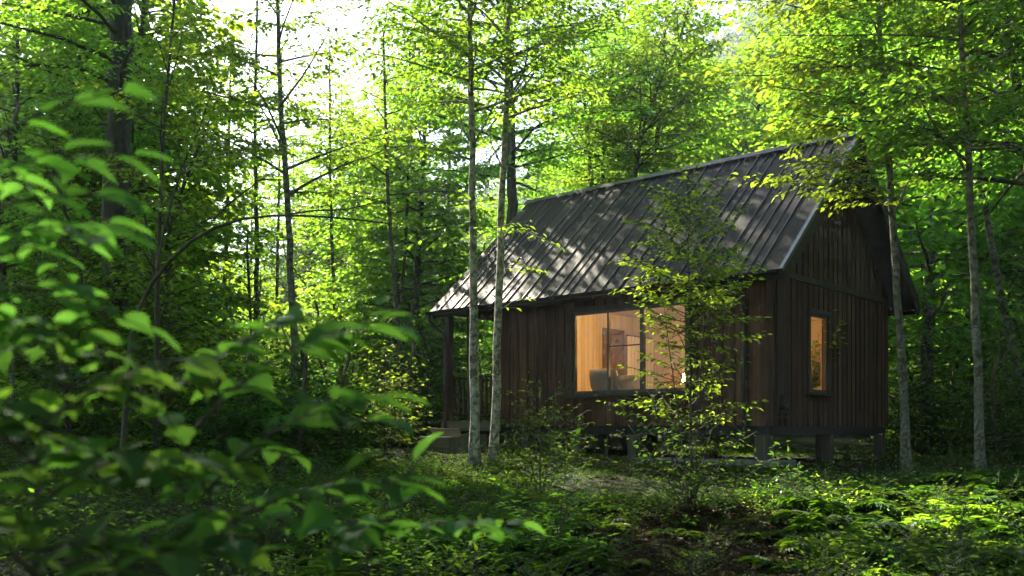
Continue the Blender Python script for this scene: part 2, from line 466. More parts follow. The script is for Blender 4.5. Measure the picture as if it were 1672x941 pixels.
class Plant:
    def __init__(s, seed, leaf=.10, step=.075, leafmat='leaf', bark='bark_grey', tmpl=LEAF6, wide=1.0, droop=.32, tilt=.42, twig=True, sub=True, dens=.125):
        s.r = np.random.default_rng(seed)
        s.leaf, s.step, s.tmpl, s.wide, s.droop, s.tilt, s.twig, s.sub, s.dens = leaf, step, tmpl, wide, droop, tilt, twig, sub, dens
        s.wood, s.fol = Geo(), Geo()
        s.lm, s.bm = M[leafmat], M[bark]
        s.Pn, s.D, s.Nn, s.Ln = [], [], [], []
        s.nl = 0
    def path(s, p, d, L, n, bend=0.0, wob=.08):
        """bend > 0 pulls the direction to the horizontal, < 0 lifts it"""
        pts = [np.asarray(p, float)]; d = nz(d); seg = L / n
        for i in range(n):
            d = d + s.r.normal(0, wob, 3)
            if bend: d[2] -= bend * seg * (d[2] + .12 if bend > 0 else -1)
            d = nz(d); pts.append(pts[-1] + d * seg)
        return np.array(pts)
    def leaves(s, pts, f0=.12, scale=1.0):
        seg = np.linalg.norm(np.diff(pts, axis=0), axis=1); cum = np.concatenate([[0], np.cumsum(seg)]); L = cum[-1]
        n = max(2, int(L * (1 - f0) / s.step))
        q = np.linspace(f0 * L, L, n)
        pos = np.stack([np.interp(q, cum, pts[:, k]) for k in range(3)], -1)
        ti = np.clip(np.searchsorted(cum, q) - 1, 0, len(seg) - 1)
        t = (np.diff(pts, axis=0) / seg[:, None])[ti]
        side = np.cross(UP, t); side /= np.linalg.norm(side, axis=1)[:, None] + 1e-6
        sg = np.where(np.arange(n) % 2 == 0, 1.0, -1.0)[:, None]
        a = s.r.uniform(.75, 1.15, n)[:, None]; a[-1] = .1
        D = np.cos(a) * t + sg * np.sin(a) * side
        D[:, 2] -= s.droop * s.r.uniform(.4, 1.6, n)
        D += s.r.normal(0, .12, (n, 3))
        Nn = UP[None] + s.r.normal(0, s.tilt, (n, 3))
        s.Pn.append(pos); s.D.append(D); s.Nn.append(Nn)
        s.Ln.append(s.leaf * scale * s.r.uniform(.65, 1.2, n)); s.nl += n
    def spray(s, p, d, L, lvl=1, bend=.5):
        n = max(2, int(L / .16))
        pts = s.path(p, d, L, n, bend, .10)
        if s.twig: s.fol.tube(pts, np.linspace(.0025 + .0035 * L, .0012, n + 1), 3, 1, False)
        s.leaves(pts)
        if lvl > 0 and s.sub and L > .3:
            k = max(2, int(L / s.dens)); sgn = 1 if s.r.random() < .5 else -1
            for i in range(k):
                f = .2 + .65 * i / k; j = min(int(f * n), n - 1)
                pp = pts[j] + (pts[j + 1] - pts[j]) * (f * n - j); t = nz(pts[j + 1] - pts[j])
                sd = nz(np.cross(UP, t)) * sgn; sgn = -sgn
                s.spray(pp, t * .62 + sd * .75 + UP * s.r.normal(.03, .1), L * s.r.uniform(.32, .5) * (1.15 - f * .6), lvl - 1, bend)
    def dress(s, pts, f0=.2, gap=.22, mx=1.1, lvl=1):
        """side sprays along a limb, alternately to each side"""
        seg = np.linalg.norm(np.diff(pts, axis=0), axis=1); cum = np.concatenate([[0], np.cumsum(seg)]); L = cum[-1]
        q = f0 * L; sgn = 1
        while q < L * .97:
            f = q / L; j = min(np.searchsorted(cum, q) - 1, len(seg) - 1); j = max(j, 0)
            p = pts[j] + (pts[j + 1] - pts[j]) * ((q - cum[j]) / seg[j]); t = nz(pts[j + 1] - pts[j])
            sd = np.cross(UP, t)
            sd = nz(sd) if np.linalg.norm(sd) > .15 else nz(s.r.normal(0, 1, 3) * (1, 1, .2))
            ln = min(mx, .62 * L) * (.32 + .68 * (1 - f)) * s.r.uniform(.7, 1.25)
            s.spray(p, t * .55 + sd * sgn * .8 + UP * s.r.normal(.05, .16), max(ln, .16), lvl)
            sgn = -sgn; q += gap * s.r.uniform(.7, 1.3)
        s.spray(pts[-1], pts[-1] - pts[-2], .3 * min(mx, L), lvl)
    def limb(s, p, d, L, r, bend=.25, gap=.24, mx=1.1, lvl=1, f0=.22, wob=.07):
        n = max(4, int(L / .35))
        pts = s.path(p, d, L, n, bend, wob)
        s.wood.tube(pts, np.linspace(r, max(.003, r * .18), n + 1), 5, 0, False)
        s.dress(pts, f0, gap, mx, lvl)
        return pts
    def trunk(s, pts, r0, r1, sides=9, flare=.35):
        """smooth the given points, with a root flare"""
        pts = np.asarray(pts, float)
        seg = np.linalg.norm(np.diff(pts, axis=0), axis=1); cum = np.concatenate([[0], np.cumsum(seg)])
        n = max(8, int(cum[-1] / .35)); q = np.linspace(0, cum[-1], n)
        c = np.stack([np.interp(q, cum, pts[:, k]) for k in range(3)], -1)
        for _ in range(3):
            c[1:-1] = (c[:-2] + 2 * c[1:-1] + c[2:]) / 4
        c[1:-1, :2] += s.r.normal(0, r0 * .10, (n - 2, 2))
        rad = r0 + (r1 - r0) * np.linspace(0, 1, n) ** .9
        rad = rad * (1 + flare * np.exp(-q / (r0 * 3.0))) * s.r.uniform(.95, 1.05, n)
        s.wood.tube(c, rad, sides, 0, True)
        s.tr, s.trq, s.trr = c, q, rad
        return c
    def at(s, h):
        """point and radius on the trunk at height h above its base"""
        z = s.tr[:, 2] - s.tr[0, 2]
        return np.array([np.interp(h, z, s.tr[:, k]) for k in range(3)]), float(np.interp(h, z, s.trr))
    def crown(s, h0, h1, n, reach, rise=(.15, .75), gap=.26, mx=1.1, lvl=1, bend=.25, shape=.75):
        az = s.r.uniform(0, 6.28)
        for i in range(n):
            f = (i + s.r.uniform(0, .8)) / n
            h = h0 + (h1 - h0) * f
            p, rr = s.at(h); az += 2.4 + s.r.normal(0, .35)
            if getattr(s, 'avoid', None) and abs((az - s.avoid[0] + math.pi) % (2 * math.pi) - math.pi) < s.avoid[1]: continue
            L = reach * (1 - f ** 1.6 * shape) * s.r.uniform(.65, 1.15) * (.75 + .25 * min(1, f * 4))
            up = rise[0] + (rise[1] - rise[0]) * f + s.r.normal(0, .08)
            s.limb(p, (math.cos(az), math.sin(az), up), L, min(rr * .55, .012 + L * .011), bend, gap, mx, lvl)
        p = s.tr[-1]; s.limb(p, (s.r.normal(0, .2), s.r.normal(0, .2), 1), reach * .3, s.trr[-1], .0, gap, mx * .6, lvl)
    def finish(s, root, wood='trunk', fol='crown', smooth=True):
        base = np.array(root.location)
        if s.Pn:
            add_leaves(s.fol, np.concatenate(s.Pn), np.concatenate(s.D), np.concatenate(s.Nn), np.concatenate(s.Ln), s.tmpl, 0, s.wide)
        for gg in (s.wood, s.fol):
            gg.v = [v - base.astype(np.float32) for v in gg.v]
        if s.wood.n: s.wood.build(wood, s.bm, root, True)
        if s.fol.n: s.fol.build(fol, [s.lm, M['bark_thin']], root, False)
        return root

TOTAL = [0]
def base_at(px, Y):
    x = (px - PX0) / F * Y
    return np.array((x, Y, float(ground_z(x, Y)) - .03))

exec_trees = []
# ------------------------------------------------------------------ cabin
XL, XP, WD = -5.5, -7.08, 5.06                  # porch-side wall, porch end, cabin depth
ZF, ZB = .70, .585                              # deck level, bottom of the boards
EY, EZ, RY, RZ = -.45, 2.90, 2.53, 5.60         # eave and ridge of the roof's upper face
RX0, RX1 = -6.97, .47                           # roof ends
SL = (RZ - EZ) / (RY - EY)
RA = math.atan(SL)
def roof_z(y):
    return EZ + SL * ((y if y < RY else 2 * RY - y) - EY)

cabin = thing('cabin', 'dark board-and-batten cabin with steep ribbed roof, raised on short piers', 'cabin', (CX, CY_, 0), CA)
def part(g, name, m, parent=None, **k): return g.build(name, m, parent or cabin, **k)

rb = random.Random(3)
FW = (-3.74, -1.38, 1.16, 2.62)                 # front window x0 x1 z0 z1
GW = (1.56, 2.30, 1.15, 2.47)                   # gable window y0 y1 z0 z1
ZT = 3.12

# long front wall: core, boards, battens
g = Geo()
for x0, x1, z0, z1 in ((XL, FW[0], ZB, ZT), (FW[1], -.022, ZB, ZT), (FW[0], FW[1], ZB, FW[2]), (FW[0], FW[1], FW[3], ZT)):
    g.box(x0, x1, .022, .10, z0 + .004, z1, 1)
x = XL; edges = []
while x < -.09:
    edges.append(x); x += .226 * rb.uniform(.94, 1.06)
edges.append(-.085)
for a, b in zip(edges[:-1], edges[1:]):
    cuts = sorted({a, b} | {c for c in FW[:2] if a + .02 < c < b - .02})
    for p, q in zip(cuts[:-1], cuts[1:]):
        mid = (p + q) / 2; y0 = rb.uniform(-.003, .003)
        spans = ((ZB + rb.uniform(-.006, .006), FW[2]), (FW[3], ZT)) if FW[0] < mid < FW[1] else ((ZB + rb.uniform(-.006, .006), ZT),)
        for z0, z1 in spans: g.box(p + .004, q - .004, y0, .0215, z0, z1, 0)
for e in edges[1:-1]:
    spans = ((ZB - .004, FW[2] - .1), (FW[3] + .09, ZT - .002)) if FW[0] - .09 < e < FW[1] + .09 else ((ZB - .004, ZT - .002),)
    for z0, z1 in spans: g.box(e - .017, e + .017, -.024, -.0035, z0, z1, 1)
part(g, 'front_wall', [M['wall'], M['batten']])

# gable wall at the near end, and the far one behind the porch
def gable(xo, sgn, name, win=None):
    g = Geo()
    def col(y0, y1, z0, z1a, z1b, xa, xb, m):
        g.hexa([(xa, y0, z0), (xb, y0, z0), (xb, y1, z0), (xa, y1, z0), (xa, y0, z1a), (xb, y0, z1a), (xb, y1, z1b), (xa, y1, z1b)], m)
    top = lambda y: roof_z(y) - .155
    ys = [.0, RY, WD] + ([win[0], win[1]] if win else [])
    ys = sorted(ys)
    for a, b in zip(ys[:-1], ys[1:]):
        c0, c1 = sorted((xo - sgn * .022, xo - sgn * .10))
        if win and abs((a + b) / 2 - (win[0] + win[1]) / 2) < .01:
            col(a, b, ZB + .004, win[2], win[2], c0, c1, 1); col(a, b, win[3], top(a), top(b), c0, c1, 1)
        else:
            col(a, b, ZB + .004, top(a), top(b), c0, c1, 1)
    y = .07; ed = []
    while y < WD - .12:
        ed.append(y); y += .205 * rb.uniform(.93, 1.07)
    ed.append(WD - .02)
    for a, b in zip(ed[:-1], ed[1:]):
        cuts = sorted({a, b} | ({RY} if a < RY < b else set()) | ({c for c in win[:2] if a + .02 < c < b - .02} if win else set()))
        for p, q in zip(cuts[:-1], cuts[1:]):
            c0, c1 = sorted((xo + sgn * rb.uniform(-.003, .003), xo - sgn * .0215)); mid = (p + q) / 2
            p2, q2 = p + .004, q - .004
            if win and win[0] < mid < win[1]:
                col(p2, q2, ZB, win[2], win[2], c0, c1, 0); col(p2, q2, win[3], 2.94, 2.94, c0, c1, 0)
            else: col(p2, q2, ZB + rb.uniform(-.006, .006), 2.94, 2.94, c0, c1, 0)
            col(p2, q2, 3.05, top(p2), top(q2), c0, c1, 0)
    for e in ed[1:-1]:
        c0, c1 = sorted((xo + sgn * .0035, xo + sgn * .019))
        if win and win[0] - .09 < e < win[1] + .09:
            col(e - .014, e + .014, ZB - .004, win[2] - .11, win[2] - .11, c0, c1, 1); col(e - .014, e + .014, win[3] + .09, 2.94, 2.94, c0, c1, 1)
        else: col(e - .014, e + .014, ZB - .004, 2.94, 2.94, c0, c1, 1)
        for o in (0,):
            col(e - .014, e + .014, 3.05, top(e - .014), top(e + .014), c0, c1, 1)
    return part(g, name, [M['wall'], M['batten']])
gable(0.0, 1, 'gable_wall', GW)
gable(XL, -1, 'porch_wall')
g = Geo(); g.box(XL, -.022, WD - .10, WD - .022, ZB, ZT, 1); 
x = XL
while x < -.2:
    g.box(x + .004, x + .222, WD - .0215, WD, ZB, ZT, 0); g.box(x - .02, x + .02, WD + .004, WD + .024, ZB, ZT, 1); x += .226
part(g, 'back_wall', [M['wall'], M['batten']])
# trim: corner boards, band under the gable triangle
g = Geo()
g.box(-.085, .030, -.030, -.0005, ZB - .008, ZT); g.box(.0005, .030, .0, .085, ZB - .008, ZT)
part(g, 'corner_trim', M['wall'], bevel=.004)
g = Geo(); g.box(.0005, .030, WD - .09, WD + .03, ZB - .008, ZT)
part(g, 'corner_trim', M['wall'], bevel=.004)
g = Geo(); g.box(.001, .042, .086, WD - .091, 2.945, 3.045); part(g, 'gable_band', M['trimz'], bevel=.005)

# windows
def window_front():
    x0, x1, z0, z1 = FW
    g = Geo()
    g.box(x0 - .085, x0, -.040, .012, z0 - .02, z1 + .0); g.box(x1, x1 + .085, -.040, .012, z0 - .02, z1 + .0)
    g.box(x0 - .085, x1 + .085, -.042, .012, z1 + .001, z1 + .085)
    w = part(g, 'window', M['trimz'], bevel=.004)
    g = Geo(); f = .05
    for a, b in ((x0 + .001, x0 + f), (x1 - f, x1 - .001), (-2.31, -2.225), (-2.99, -2.955)):
        g.box(a, b, .0, .055, z0 + f, z1 - f)
    g.box(x0 + .001, x1 - .001, -.004, .058, z0 + .001, z0 + f); g.box(x0 + .001, x1 - .001, -.004, .058, z1 - f, z1 - .001)
    g.box(-2.955, -2.31, .012, .045, 1.965, 1.985)
    part(g, 'window_frame', M['pipe'], w)
    g = Geo(); g.box(x0 - .13, x1 + .13, -.11, .02, z0 - .065, z0 - .021); part(g, 'window_sill', M['trim'], w, bevel=.005)
    g = Geo()
    for a, b in ((x0 + f, -2.99), (-2.955, -2.31), (-2.225, x1 - f)):
        g.add([(a, .03, z0 + f), (b, .03, z0 + f), (b, .03, z1 - f), (a, .03, z1 - f)], [(0, 1, 2, 3)])
    part(g, 'window_pane', M['glass'], w)
window_front()
def window_gable():
    y0, y1, z0, z1 = GW
    g = Geo()
    g.box(-.012, .036, y0 - .07, y0, z0 - .02, z1); g.box(-.012, .036, y1, y1 + .07, z0 - .02, z1)
    g.box(-.012, .040, y0 - .07, y1 + .07, z1 + .001, z1 + .075)
    w = part(g, 'window', M['trimz'], bevel=.004)
    g = Geo(); f = .045
    g.box(-.055, 0, y0 + .001, y0 + f, z0 + f, z1 - f); g.box(-.055, 0, y1 - f, y1 - .001, z0 + f, z1 - f)
    g.box(-.057, .004, y0 + .001, y1 - .001, z0 + .001, z0 + f); g.box(-.057, .004, y0 + .001, y1 - .001, z1 - f, z1 - .001)
    part(g, 'window_frame', M['pipe'], w)
    g = Geo(); g.box(-.02, .10, y0 - .10, y1 + .10, z0 - .06, z0 - .021); part(g, 'window_sill', M['trimz'], w, bevel=.005)
    g = Geo(); g.add([(-.03, y0 + f, z0 + f), (-.03, y1 - f, z0 + f), (-.03, y1 - f, z1 - f), (-.03, y0 + f, z1 - f)], [(0, 1, 2, 3)])
    part(g, 'window_pane', M['glass'], w)
window_gable()

# narrow service panel with a small vent at its foot, by the near corner
g = Geo()
g.box(.0275, .034, .33, .37, .78, 2.93); g.box(.0275, .034, .70, .74, .78, 2.93); g.box(.0275, .034, .37, .70, .78, .83)
g.box(.0275, .040, .29, .78, .69, .74)
pn = part(g, 'service_panel', M['batten'])
g = Geo(); g.box(.0275, .030, .372, .698, .832, 2.93); part(g, 'panel_face', M['batten'], pn)
g = Geo(); g.box(.0305, .085, .44, .63, .85, 1.06)
for k in range(5): g.box(.0855, .095, .455, .615, .875 + k * .035, .89 + k * .035)
part(g, 'vent', M['black'], pn, bevel=.004)

# roof: two sheeted slopes with ribs, ridge cap, barge boards, soffit rafters
def slope_pt(x, a, n, back=False):
    """a: distance up the slope from the eave, n: height above the upper face"""
    y = EY + a * math.cos(RA) - n * math.sin(RA); z = EZ + a * math.sin(RA) + n * math.cos(RA)
    return (x, 2 * RY - y if back else y, z)
SLEN = (RY - EY) / math.cos(RA)
def slope_box(g, x0, x1, a0, a1, n0, n1, m=0, back=False):
    c = [slope_pt(x, a, n, back) for n in (n0, n1) for x, a in ((x0, a0), (x1, a0), (x1, a1), (x0, a1))]
    if back: c = [c[1], c[0], c[3], c[2], c[5], c[4], c[7], c[6]]
    g.hexa(c, m)
for back in (False, True):
    g = Geo()
    slope_box(g, RX0 + .01, RX1 - .01, .0, SLEN - .075, -.10, -.012, 1, back)
    k = 0; x = RX1
    xs = [RX1]
    while x - .36 > RX0: x -= .36; xs.append(x)
    xs.append(RX0)
    for a, b in zip(xs[1:], xs[:-1]):
        w = (b - a) / 2                                   # each bay: two sheets side by side
        for j in range(2):
            slope_box(g, a + j * w + .0015, a + (j + 1) * w - .0015, -.02 - rb.uniform(0, .008), SLEN - .004, -.0115, rb.uniform(.0, .004), 0, back)
    r = part(g, 'roof', [M['roof'], M['under']])
    # object-space Y is along the slope closely enough for the grain
    g = Geo()
    for x in xs[1:-1]:
        slope_box(g, x - .008, x + .008, -.03, SLEN - .07, .0045, .019, 0, back)
        slope_box(g, x - .016, x + .016, SLEN - .10, SLEN - .06, .0042, .034, 0, back)
    for a, b in zip(xs[1:], xs[:-1]):
        if rb.random() < .3: slope_box(g, (a + b) / 2 - .006, (a + b) / 2 + .006, -.02, SLEN - .07, .0046, .014, 0, back)
    part(g, 'roof_rib', M['seam'], r)
    g = Geo()
    slope_box(g, RX1 + .001, RX1 + .032, -.03, SLEN - .03, -.215, -.008, 0, back); part(g, 'barge_board', M['trim'], r, bevel=.004)
    g = Geo()
    slope_box(g, RX0 - .032, RX0 - .001, -.03, SLEN - .03, -.19, -.008, 0, back); part(g, 'barge_board', M['trim'], r, bevel=.004)
    g = Geo()
    slope_box(g, RX1 - .02, RX1 + .04, -.035, SLEN - .02, .005, .017, 0, back); slope_box(g, RX1 + .034, RX1 + .040, -.035, SLEN - .02, -.04, .005, 0, back)
    part(g, 'edge_flashing', M['metal'], r)
    g = Geo()
    for x in np.arange(RX0 + .2, RX1 - .1, .61): slope_box(g, x - .025, x + .025, .05, SLEN - .12, -.22, -.102, 0, back)
    slope_box(g, RX0 + .02, RX1 - .0, -.022, .0, -.17, -.013, 0, back)
    part(g, 'rafter', M['under'], r)
    g = Geo(); slope_box(g, RX0 - .035, RX1 + .035, SLEN - .14, SLEN + .006, .036, .046, 0, back)
    part(g, 'ridge_cap', M['seam'], r)

# gutters and downpipes
def gutter(back):
    g = Geo(); prof = []
    for i in range(9):
        t = math.pi * i / 8; prof.append((-.062 * math.cos(t), -.062 * math.sin(t)))
    inner = [(a * .9, b * .9 + .0) for a, b in prof][::-1]
    pr = np.array(prof + inner); n = len(pr)
    cy0, cz0 = EY - .075, EZ - .045
    V = []
    for x in (RX0 - .03, RX1 - .02):
        for a, b in pr: V.append((x, (2 * RY - (cy0 + a)) if back else cy0 + a, cz0 + b))
    f = [(i, (i + 1) % n, n + (i + 1) % n, n + i) for i in range(n)]
    g.add(V, f)
    for o in (0, n):
        h = len(prof); g.f.append(np.array([[o + i for i in range(h)]])); g.m.append(0)
    return part(g, 'gutter', M['gutter'])
gutter(False); gutter(True)
def downpipe(x, yw, side, zb=.40, xe=0.0):
    g = Geo()
    y0 = EY - .075 if not side else 2 * RY - EY + .075
    s = 1 if not side else -1
    pts = [(x, y0, EZ - .09), (x, y0, EZ - .17), (x + xe * .1, y0 + s * .03, EZ - .23), (x + xe * .9, yw - s * .03, EZ - .44), (x + xe, yw, EZ - .52), (x + xe, yw, 1.6), (x + xe, yw, zb)]
    g.tube(pts, .034, 10)
    dp = part(g, 'downpipe', M['pipe'], smooth=True)
    for z in (2.2, 1.3, .72):
        g = Geo(); g.box(x + xe - .05, x + xe + .05, min(yw, yw + s * .05) - .012, max(yw, yw + s * .05), z, z + .025)
        part(g, 'bracket', M['gutter'], dp)
downpipe(-.33, -.085, False)
downpipe(-6.95, -.075, False, .25, -.02)
downpipe(-.30, WD + .085, True)

# floor frame, piers, strip footing
g = Geo()
g.box(XP + .06, .0, .04, .16, .44, ZB - .009); g.box(-.12, .02, .161, WD - .161, .442, ZB - .009); g.box(XP + .06, .0, WD - .16, WD - .04, .44, ZB - .009)
g.box(XP + .06, XP + .18, .161, WD - .161, .442, ZB - .009); g.box(XL, -.121, 2.45, 2.58, .443, ZB - .012)
g.box(XL + .1, -.13, .17, WD - .17, ZB - .008, ZB + .02)
part(g, 'floor_beam', M['under'])
for px_, py_ in [(x, y) for x in (-.09, -1.27, -2.49, -3.70, -4.92, -6.0, -6.98) for y in (.10, 2.52, WD - .1)]:
    h = .10 if px_ == -.09 and py_ < 1 else .082
    g = Geo(); g.box(px_ - h, px_ + h, py_ - h, py_ + h, -.25, .436)
    part(g, 'pier', M['post'], bevel=.008)
g = Geo(); g.box(-4.6, .35, -.22, .34, -.15, .052); part(g, 'footing', M['concrete'], bevel=.02)

# porch: deck, posts, beam, rail
g = Geo(); y = .0
while y < WD - .1:
    g.box(XP, XL + .0, y, y + .135, ZF - .035, ZF); y += .142
g.box(XP, XL + .0, -.03, -.002, ZF - .20, ZF + .001)
g.box(XP - .028, XP - .001, -.03, WD, ZF - .20, ZF - .002)
part(g, 'porch_deck', M['deck'], bevel=.004)
for x, y in ((-6.99, .07), (-6.36, .07), (-6.99, 1.75), (-6.99, 3.4), (-6.99, WD - .08)):
    g = Geo(); g.box(x - .065, x + .065, y - .065, y + .065, ZF + .001, 2.86); part(g, 'porch_post', M['trimz'], bevel=.006)
g = Geo(); g.box(XP - .0, XL, .0, .14, 2.862, 3.06); g.box(XP, XP + .16, .141, WD, 2.862, 3.06); g.box(XP, XL, WD - .139, WD, 2.862, 3.061)
part(g, 'porch_beam', M['batten'])
g = Geo()
for x0, x1, y in ((-6.29, XL - .001, .07),):
    g.box(x0, x1, y - .03, y + .03, 1.55, 1.60); g.box(x0, x1, y - .02, y + .02, .80, .84)
    n = 6
    for k in range(n): xx = x0 + (k + .5) * (x1 - x0) / n; g.box(xx - .018, xx + .018, y - .018, y + .018, .841, 1.549)
for y0, y1 in ((.14, 1.68), (1.82, 3.33), (3.47, WD - .15)):
    g.box(-7.02, -6.96, y0, y1, 1.55, 1.60); g.box(-7.01, -6.97, y0, y1, .80, .84)
    n = 11
    for k in range(n): yy = y0 + (k + .5) * (y1 - y0) / n; g.box(-7.008, -6.972, yy - .018, yy + .018, .841, 1.549)
part(g, 'porch_railing_frame', M['trimz'])

# room inside
g = Geo()
xa, xb, ya, yb = XL + .12, -.12, .125, WD - .12
for x0, x1, z0, z1 in ((xa, FW[0] - .0, .62, 3.06), (FW[1], xb, .62, 3.06), (FW[0], FW[1], .62, FW[2]), (FW[0], FW[1], FW[3], 3.06)):
    g.box(x0, x1, .102, ya, z0, z1)
for y0, y1, z0, z1 in ((ya, GW[0], .62, 3.06), (GW[1], yb, .62, 3.06), (GW[0], GW[1], .62, GW[2]), (GW[0], GW[1], GW[3], 3.06)):
    g.box(xb, xb + .018, y0, y1, z0, z1)
x = xa
while x < xb - .01:
    x2 = min(x + .14, xb); g.box(x + .002, x2 - .002, yb, yb + .015, .62, 3.06); x = x2
y = ya
while y < yb - .01:
    y2 = min(y + .14, yb); g.box(xa - .015, xa, y + .002, y2 - .002, .62, 3.06); y = y2
part(g, 'interior_lining', M['lining'])
g = Geo(); g.box(xa, xb, ya, yb, .60, .625); part(g, 'interior_floor', M['lining'])
g = Geo(); y = ya
while y < yb - .01:
    y2 = min(y + .16, yb); g.box(xa, xb, y + .003, y2 - .003, 3.065, 3.085); y = y2
g.box(xa - .02, xb + .02, ya - .02, yb + .02, 3.0855, 3.10)
part(g, 'interior_ceiling', M['ceil'])

def cab_thing(name, label, cat, x, y, z=.626, group=None):
    return thing(name, label, cat, from_cabin(x, y, z), CA, group)
t = thing('interior_door', 'brown door in the pale end wall inside the lit room', 'door', from_cabin(xa + .004, 3.5, .626), CA + R(90))
g = Geo(); g.box(-.38, .38, -.06, -.004, 0, 2.10); g.box(-.28, .28, -.072, -.061, .15, .95); g.box(-.28, .28, -.072, -.061, 1.10, 1.98); g.build('door_leaf', M['indoor'], t, bevel=.004)
g = Geo(); g.tube([(.31, -.05, 1.0), (.31, -.11, 1.0), (.21, -.11, 1.0)], .012, 8); g.build('handle', M['metal'], t, True)
g = Geo(); n = 40
xs_ = np.linspace(-.50, .50, n); yo = .035 * np.sin(np.arange(n) * 1.25)
V = [(x, y, z) for z in (.0, 1.95) for x, y in zip(xs_, yo)] + [(x, y + .012, z) for z in (.0, 1.95) for x, y in zip(xs_, yo)]
f = [(i, i + 1, n + i + 1, n + i) for i in range(n - 1)] + [(2 * n + i + 1, 2 * n + i, 3 * n + i, 3 * n + i + 1) for i in range(n - 1)]
g.add(V, f)
t = thing('curtain', 'cream pleated curtain hanging beside the brown door inside the room', 'curtain', from_cabin(xa + .11, 4.42, .66), CA + R(90))
g.build('cloth', M['curtain'], t, True)
g = Geo(); g.tube([(-.54, .0, 1.96), (.5, .0, 1.96)], .014, 8); g.build('rod', M['black'], t, True)

def pillow(name, label, x, y, z, w, h, d, tilt, m, rz=0):
    g = Geo(); nu, nv = 14, 10; V = []
    for i in range(nu):
        for j in range(nv):
            a = -1 + 2 * i / (nu - 1); b = -1 + 2 * j / (nv - 1)
            th = d * .5 * (max(0, (1 - a ** 4) * (1 - b ** 4))) ** .5
            px = a * w / 2 * (1 - .07 * b * b); pz = b * h / 2 * (1 - .07 * a * a)
            V.append((px, th, pz))
    V2 = [(p[0], -p[1], p[2]) for p in V]
    q = [(i * nv + j, i * nv + j + 1, (i + 1) * nv + j + 1, (i + 1) * nv + j) for i in range(nu - 1) for j in range(nv - 1)]
    n = len(V)
    g.add(V + V2, q + [tuple(n + k for k in reversed(f)) for f in q])
    o = g.build(name, m, None, True)
    o.location = from_cabin(x, y, z + h / 2); o.rotation_euler = (tilt, 0, CA + rz)
    return tag(o, label, 'pillow')
t = cab_thing('window_bench', 'long cushioned bench standing inside below the large lit window', 'bench', -3.0, .55)
g = Geo(); g.box(-.75, .95, -.32, .36, .40, .46); g.build('bench_top', M['indoor'], t, bevel=.01)
g = Geo(); g.box(-.74, .94, -.31, .35, .461, .57); g.build('seat_cushion', M['cloth2'], t, bevel=.04)
for sx in (-.70, .90):
    for sy in (-.27, .31):
        g = Geo(); g.box(sx - .03, sx + .03, sy - .03, sy + .03, 0, .399); g.build('leg', M['indoor'], t)
pillow('pillow', 'plump grey pillow propped on the bench inside the large window', -3.36, .42, 1.19, .62, .44, .24, .25, M['cloth'])
pillow('pillow', 'tan folded pillow leaning beside the grey one on the window bench', -2.86, .5, 1.19, .45, .32, .2, .5, M['cloth2'], .3)
t = cab_thing('side_table', 'small round wooden table behind the bench in the lit room', 'table', -2.35, 1.6)
g = Geo(); g.tube([(0, 0, .62), (0, 0, .65)], .26, 24); g.build('table_top', M['indoor'], t)
for k in range(3):
    a = k * 2.094; g = Geo(); g.tube([(.2 * math.cos(a), .2 * math.sin(a), 0), (.12 * math.cos(a), .12 * math.sin(a), .62)], .016, 8); g.build('leg', M['indoor'], t, True)
t = cab_thing('table_lamp', 'small glowing table lamp on the round table in the room', 'lamp', -2.35, 1.6, 1.277)
g = Geo(); g.tube([(0, 0, 0), (0, 0, .02), (0, 0, .021), (0, 0, .14)], [.07, .07, .012, .012], 16); g.build('lamp_base', M['black'], t)
g = Geo(); g.tube([(0, 0, .12), (0, 0, .27)], [.10, .07], 20, 0, False); g.build('lamp_shade', M['glow'], t, True)
for k, (x, y, lab) in enumerate(((-3.9, 1.5, 'round ceiling light near the brown door, pale plank ceiling'), (-3.2, 1.0, 'round ceiling light above the bench, pale plank ceiling'), (-1.6, 1.7, 'round ceiling light near the gable end, pale plank ceiling'))):
    t = cab_thing('ceiling_light', lab, 'ceiling light', x, y, 3.062, 'ceiling lights in the cabin room')
    g = Geo(); g.tube([(0, 0, -.05), (0, 0, 0)], .055, 16); g.build('housing', M['black'], t, True)
    g = Geo(); g.tube([(0, 0, -.056), (0, 0, -.0505)], .042, 16); g.build('bulb', M['glow'], t)
    l = bpy.data.lights.new('ceiling_bulb', 'POINT'); l.energy = 12; l.color = (1.0, .67, .33); l.shadow_soft_size = .06
    lo = bpy.data.objects.new('ceiling_bulb', l); COL.objects.link(lo); lo.parent = t; lo.location = (0, 0, -.16)
t = cab_thing('armchair', 'dark high-backed armchair inside, seen through the front sapling in the large window', 'chair', -3.15, 2.2)
g = Geo(); g.box(-.34, .34, -.36, .30, .20, .46); g.build('seat', M['indoor'], t, bevel=.04)
g = Geo(); g.hexa([(-.34, .30, .20), (.34, .30, .20), (.34, .42, .20), (-.34, .42, .20), (-.32, .40, 1.08), (.32, .40, 1.08), (.32, .50, 1.08), (-.32, .50, 1.08)]); g.build('backrest', M['indoor'], t, bevel=.04)
for sx in (-.44, .345):
    g = Geo(); g.box(sx, sx + .095, -.34, .30, .22, .64); g.build('armrest', M['indoor'], t, bevel=.03)
for sx in (-.36, .36):
    for sy in (-.28, .26):
        g = Geo(); g.tube([(sx, sy, 0), (sx, sy, .199)], .02, 8); g.build('leg', M['black'], t, True)
t = cab_thing('reflection_plant', 'bushy potted plant added behind the narrow gable window, standing in for reflected trees', 'plant', -.50, 2.60)  # added plant, stands in for foliage reflected in the gable pane
g = Geo(); g.tube([(0, 0, 0), (0, 0, .02), (0, 0, .45), (0, 0, .46)], [.12, .14, .19, .17], 18); g.build('pot', M['indoor'], t, True)
REFLECTION_PLANT = t
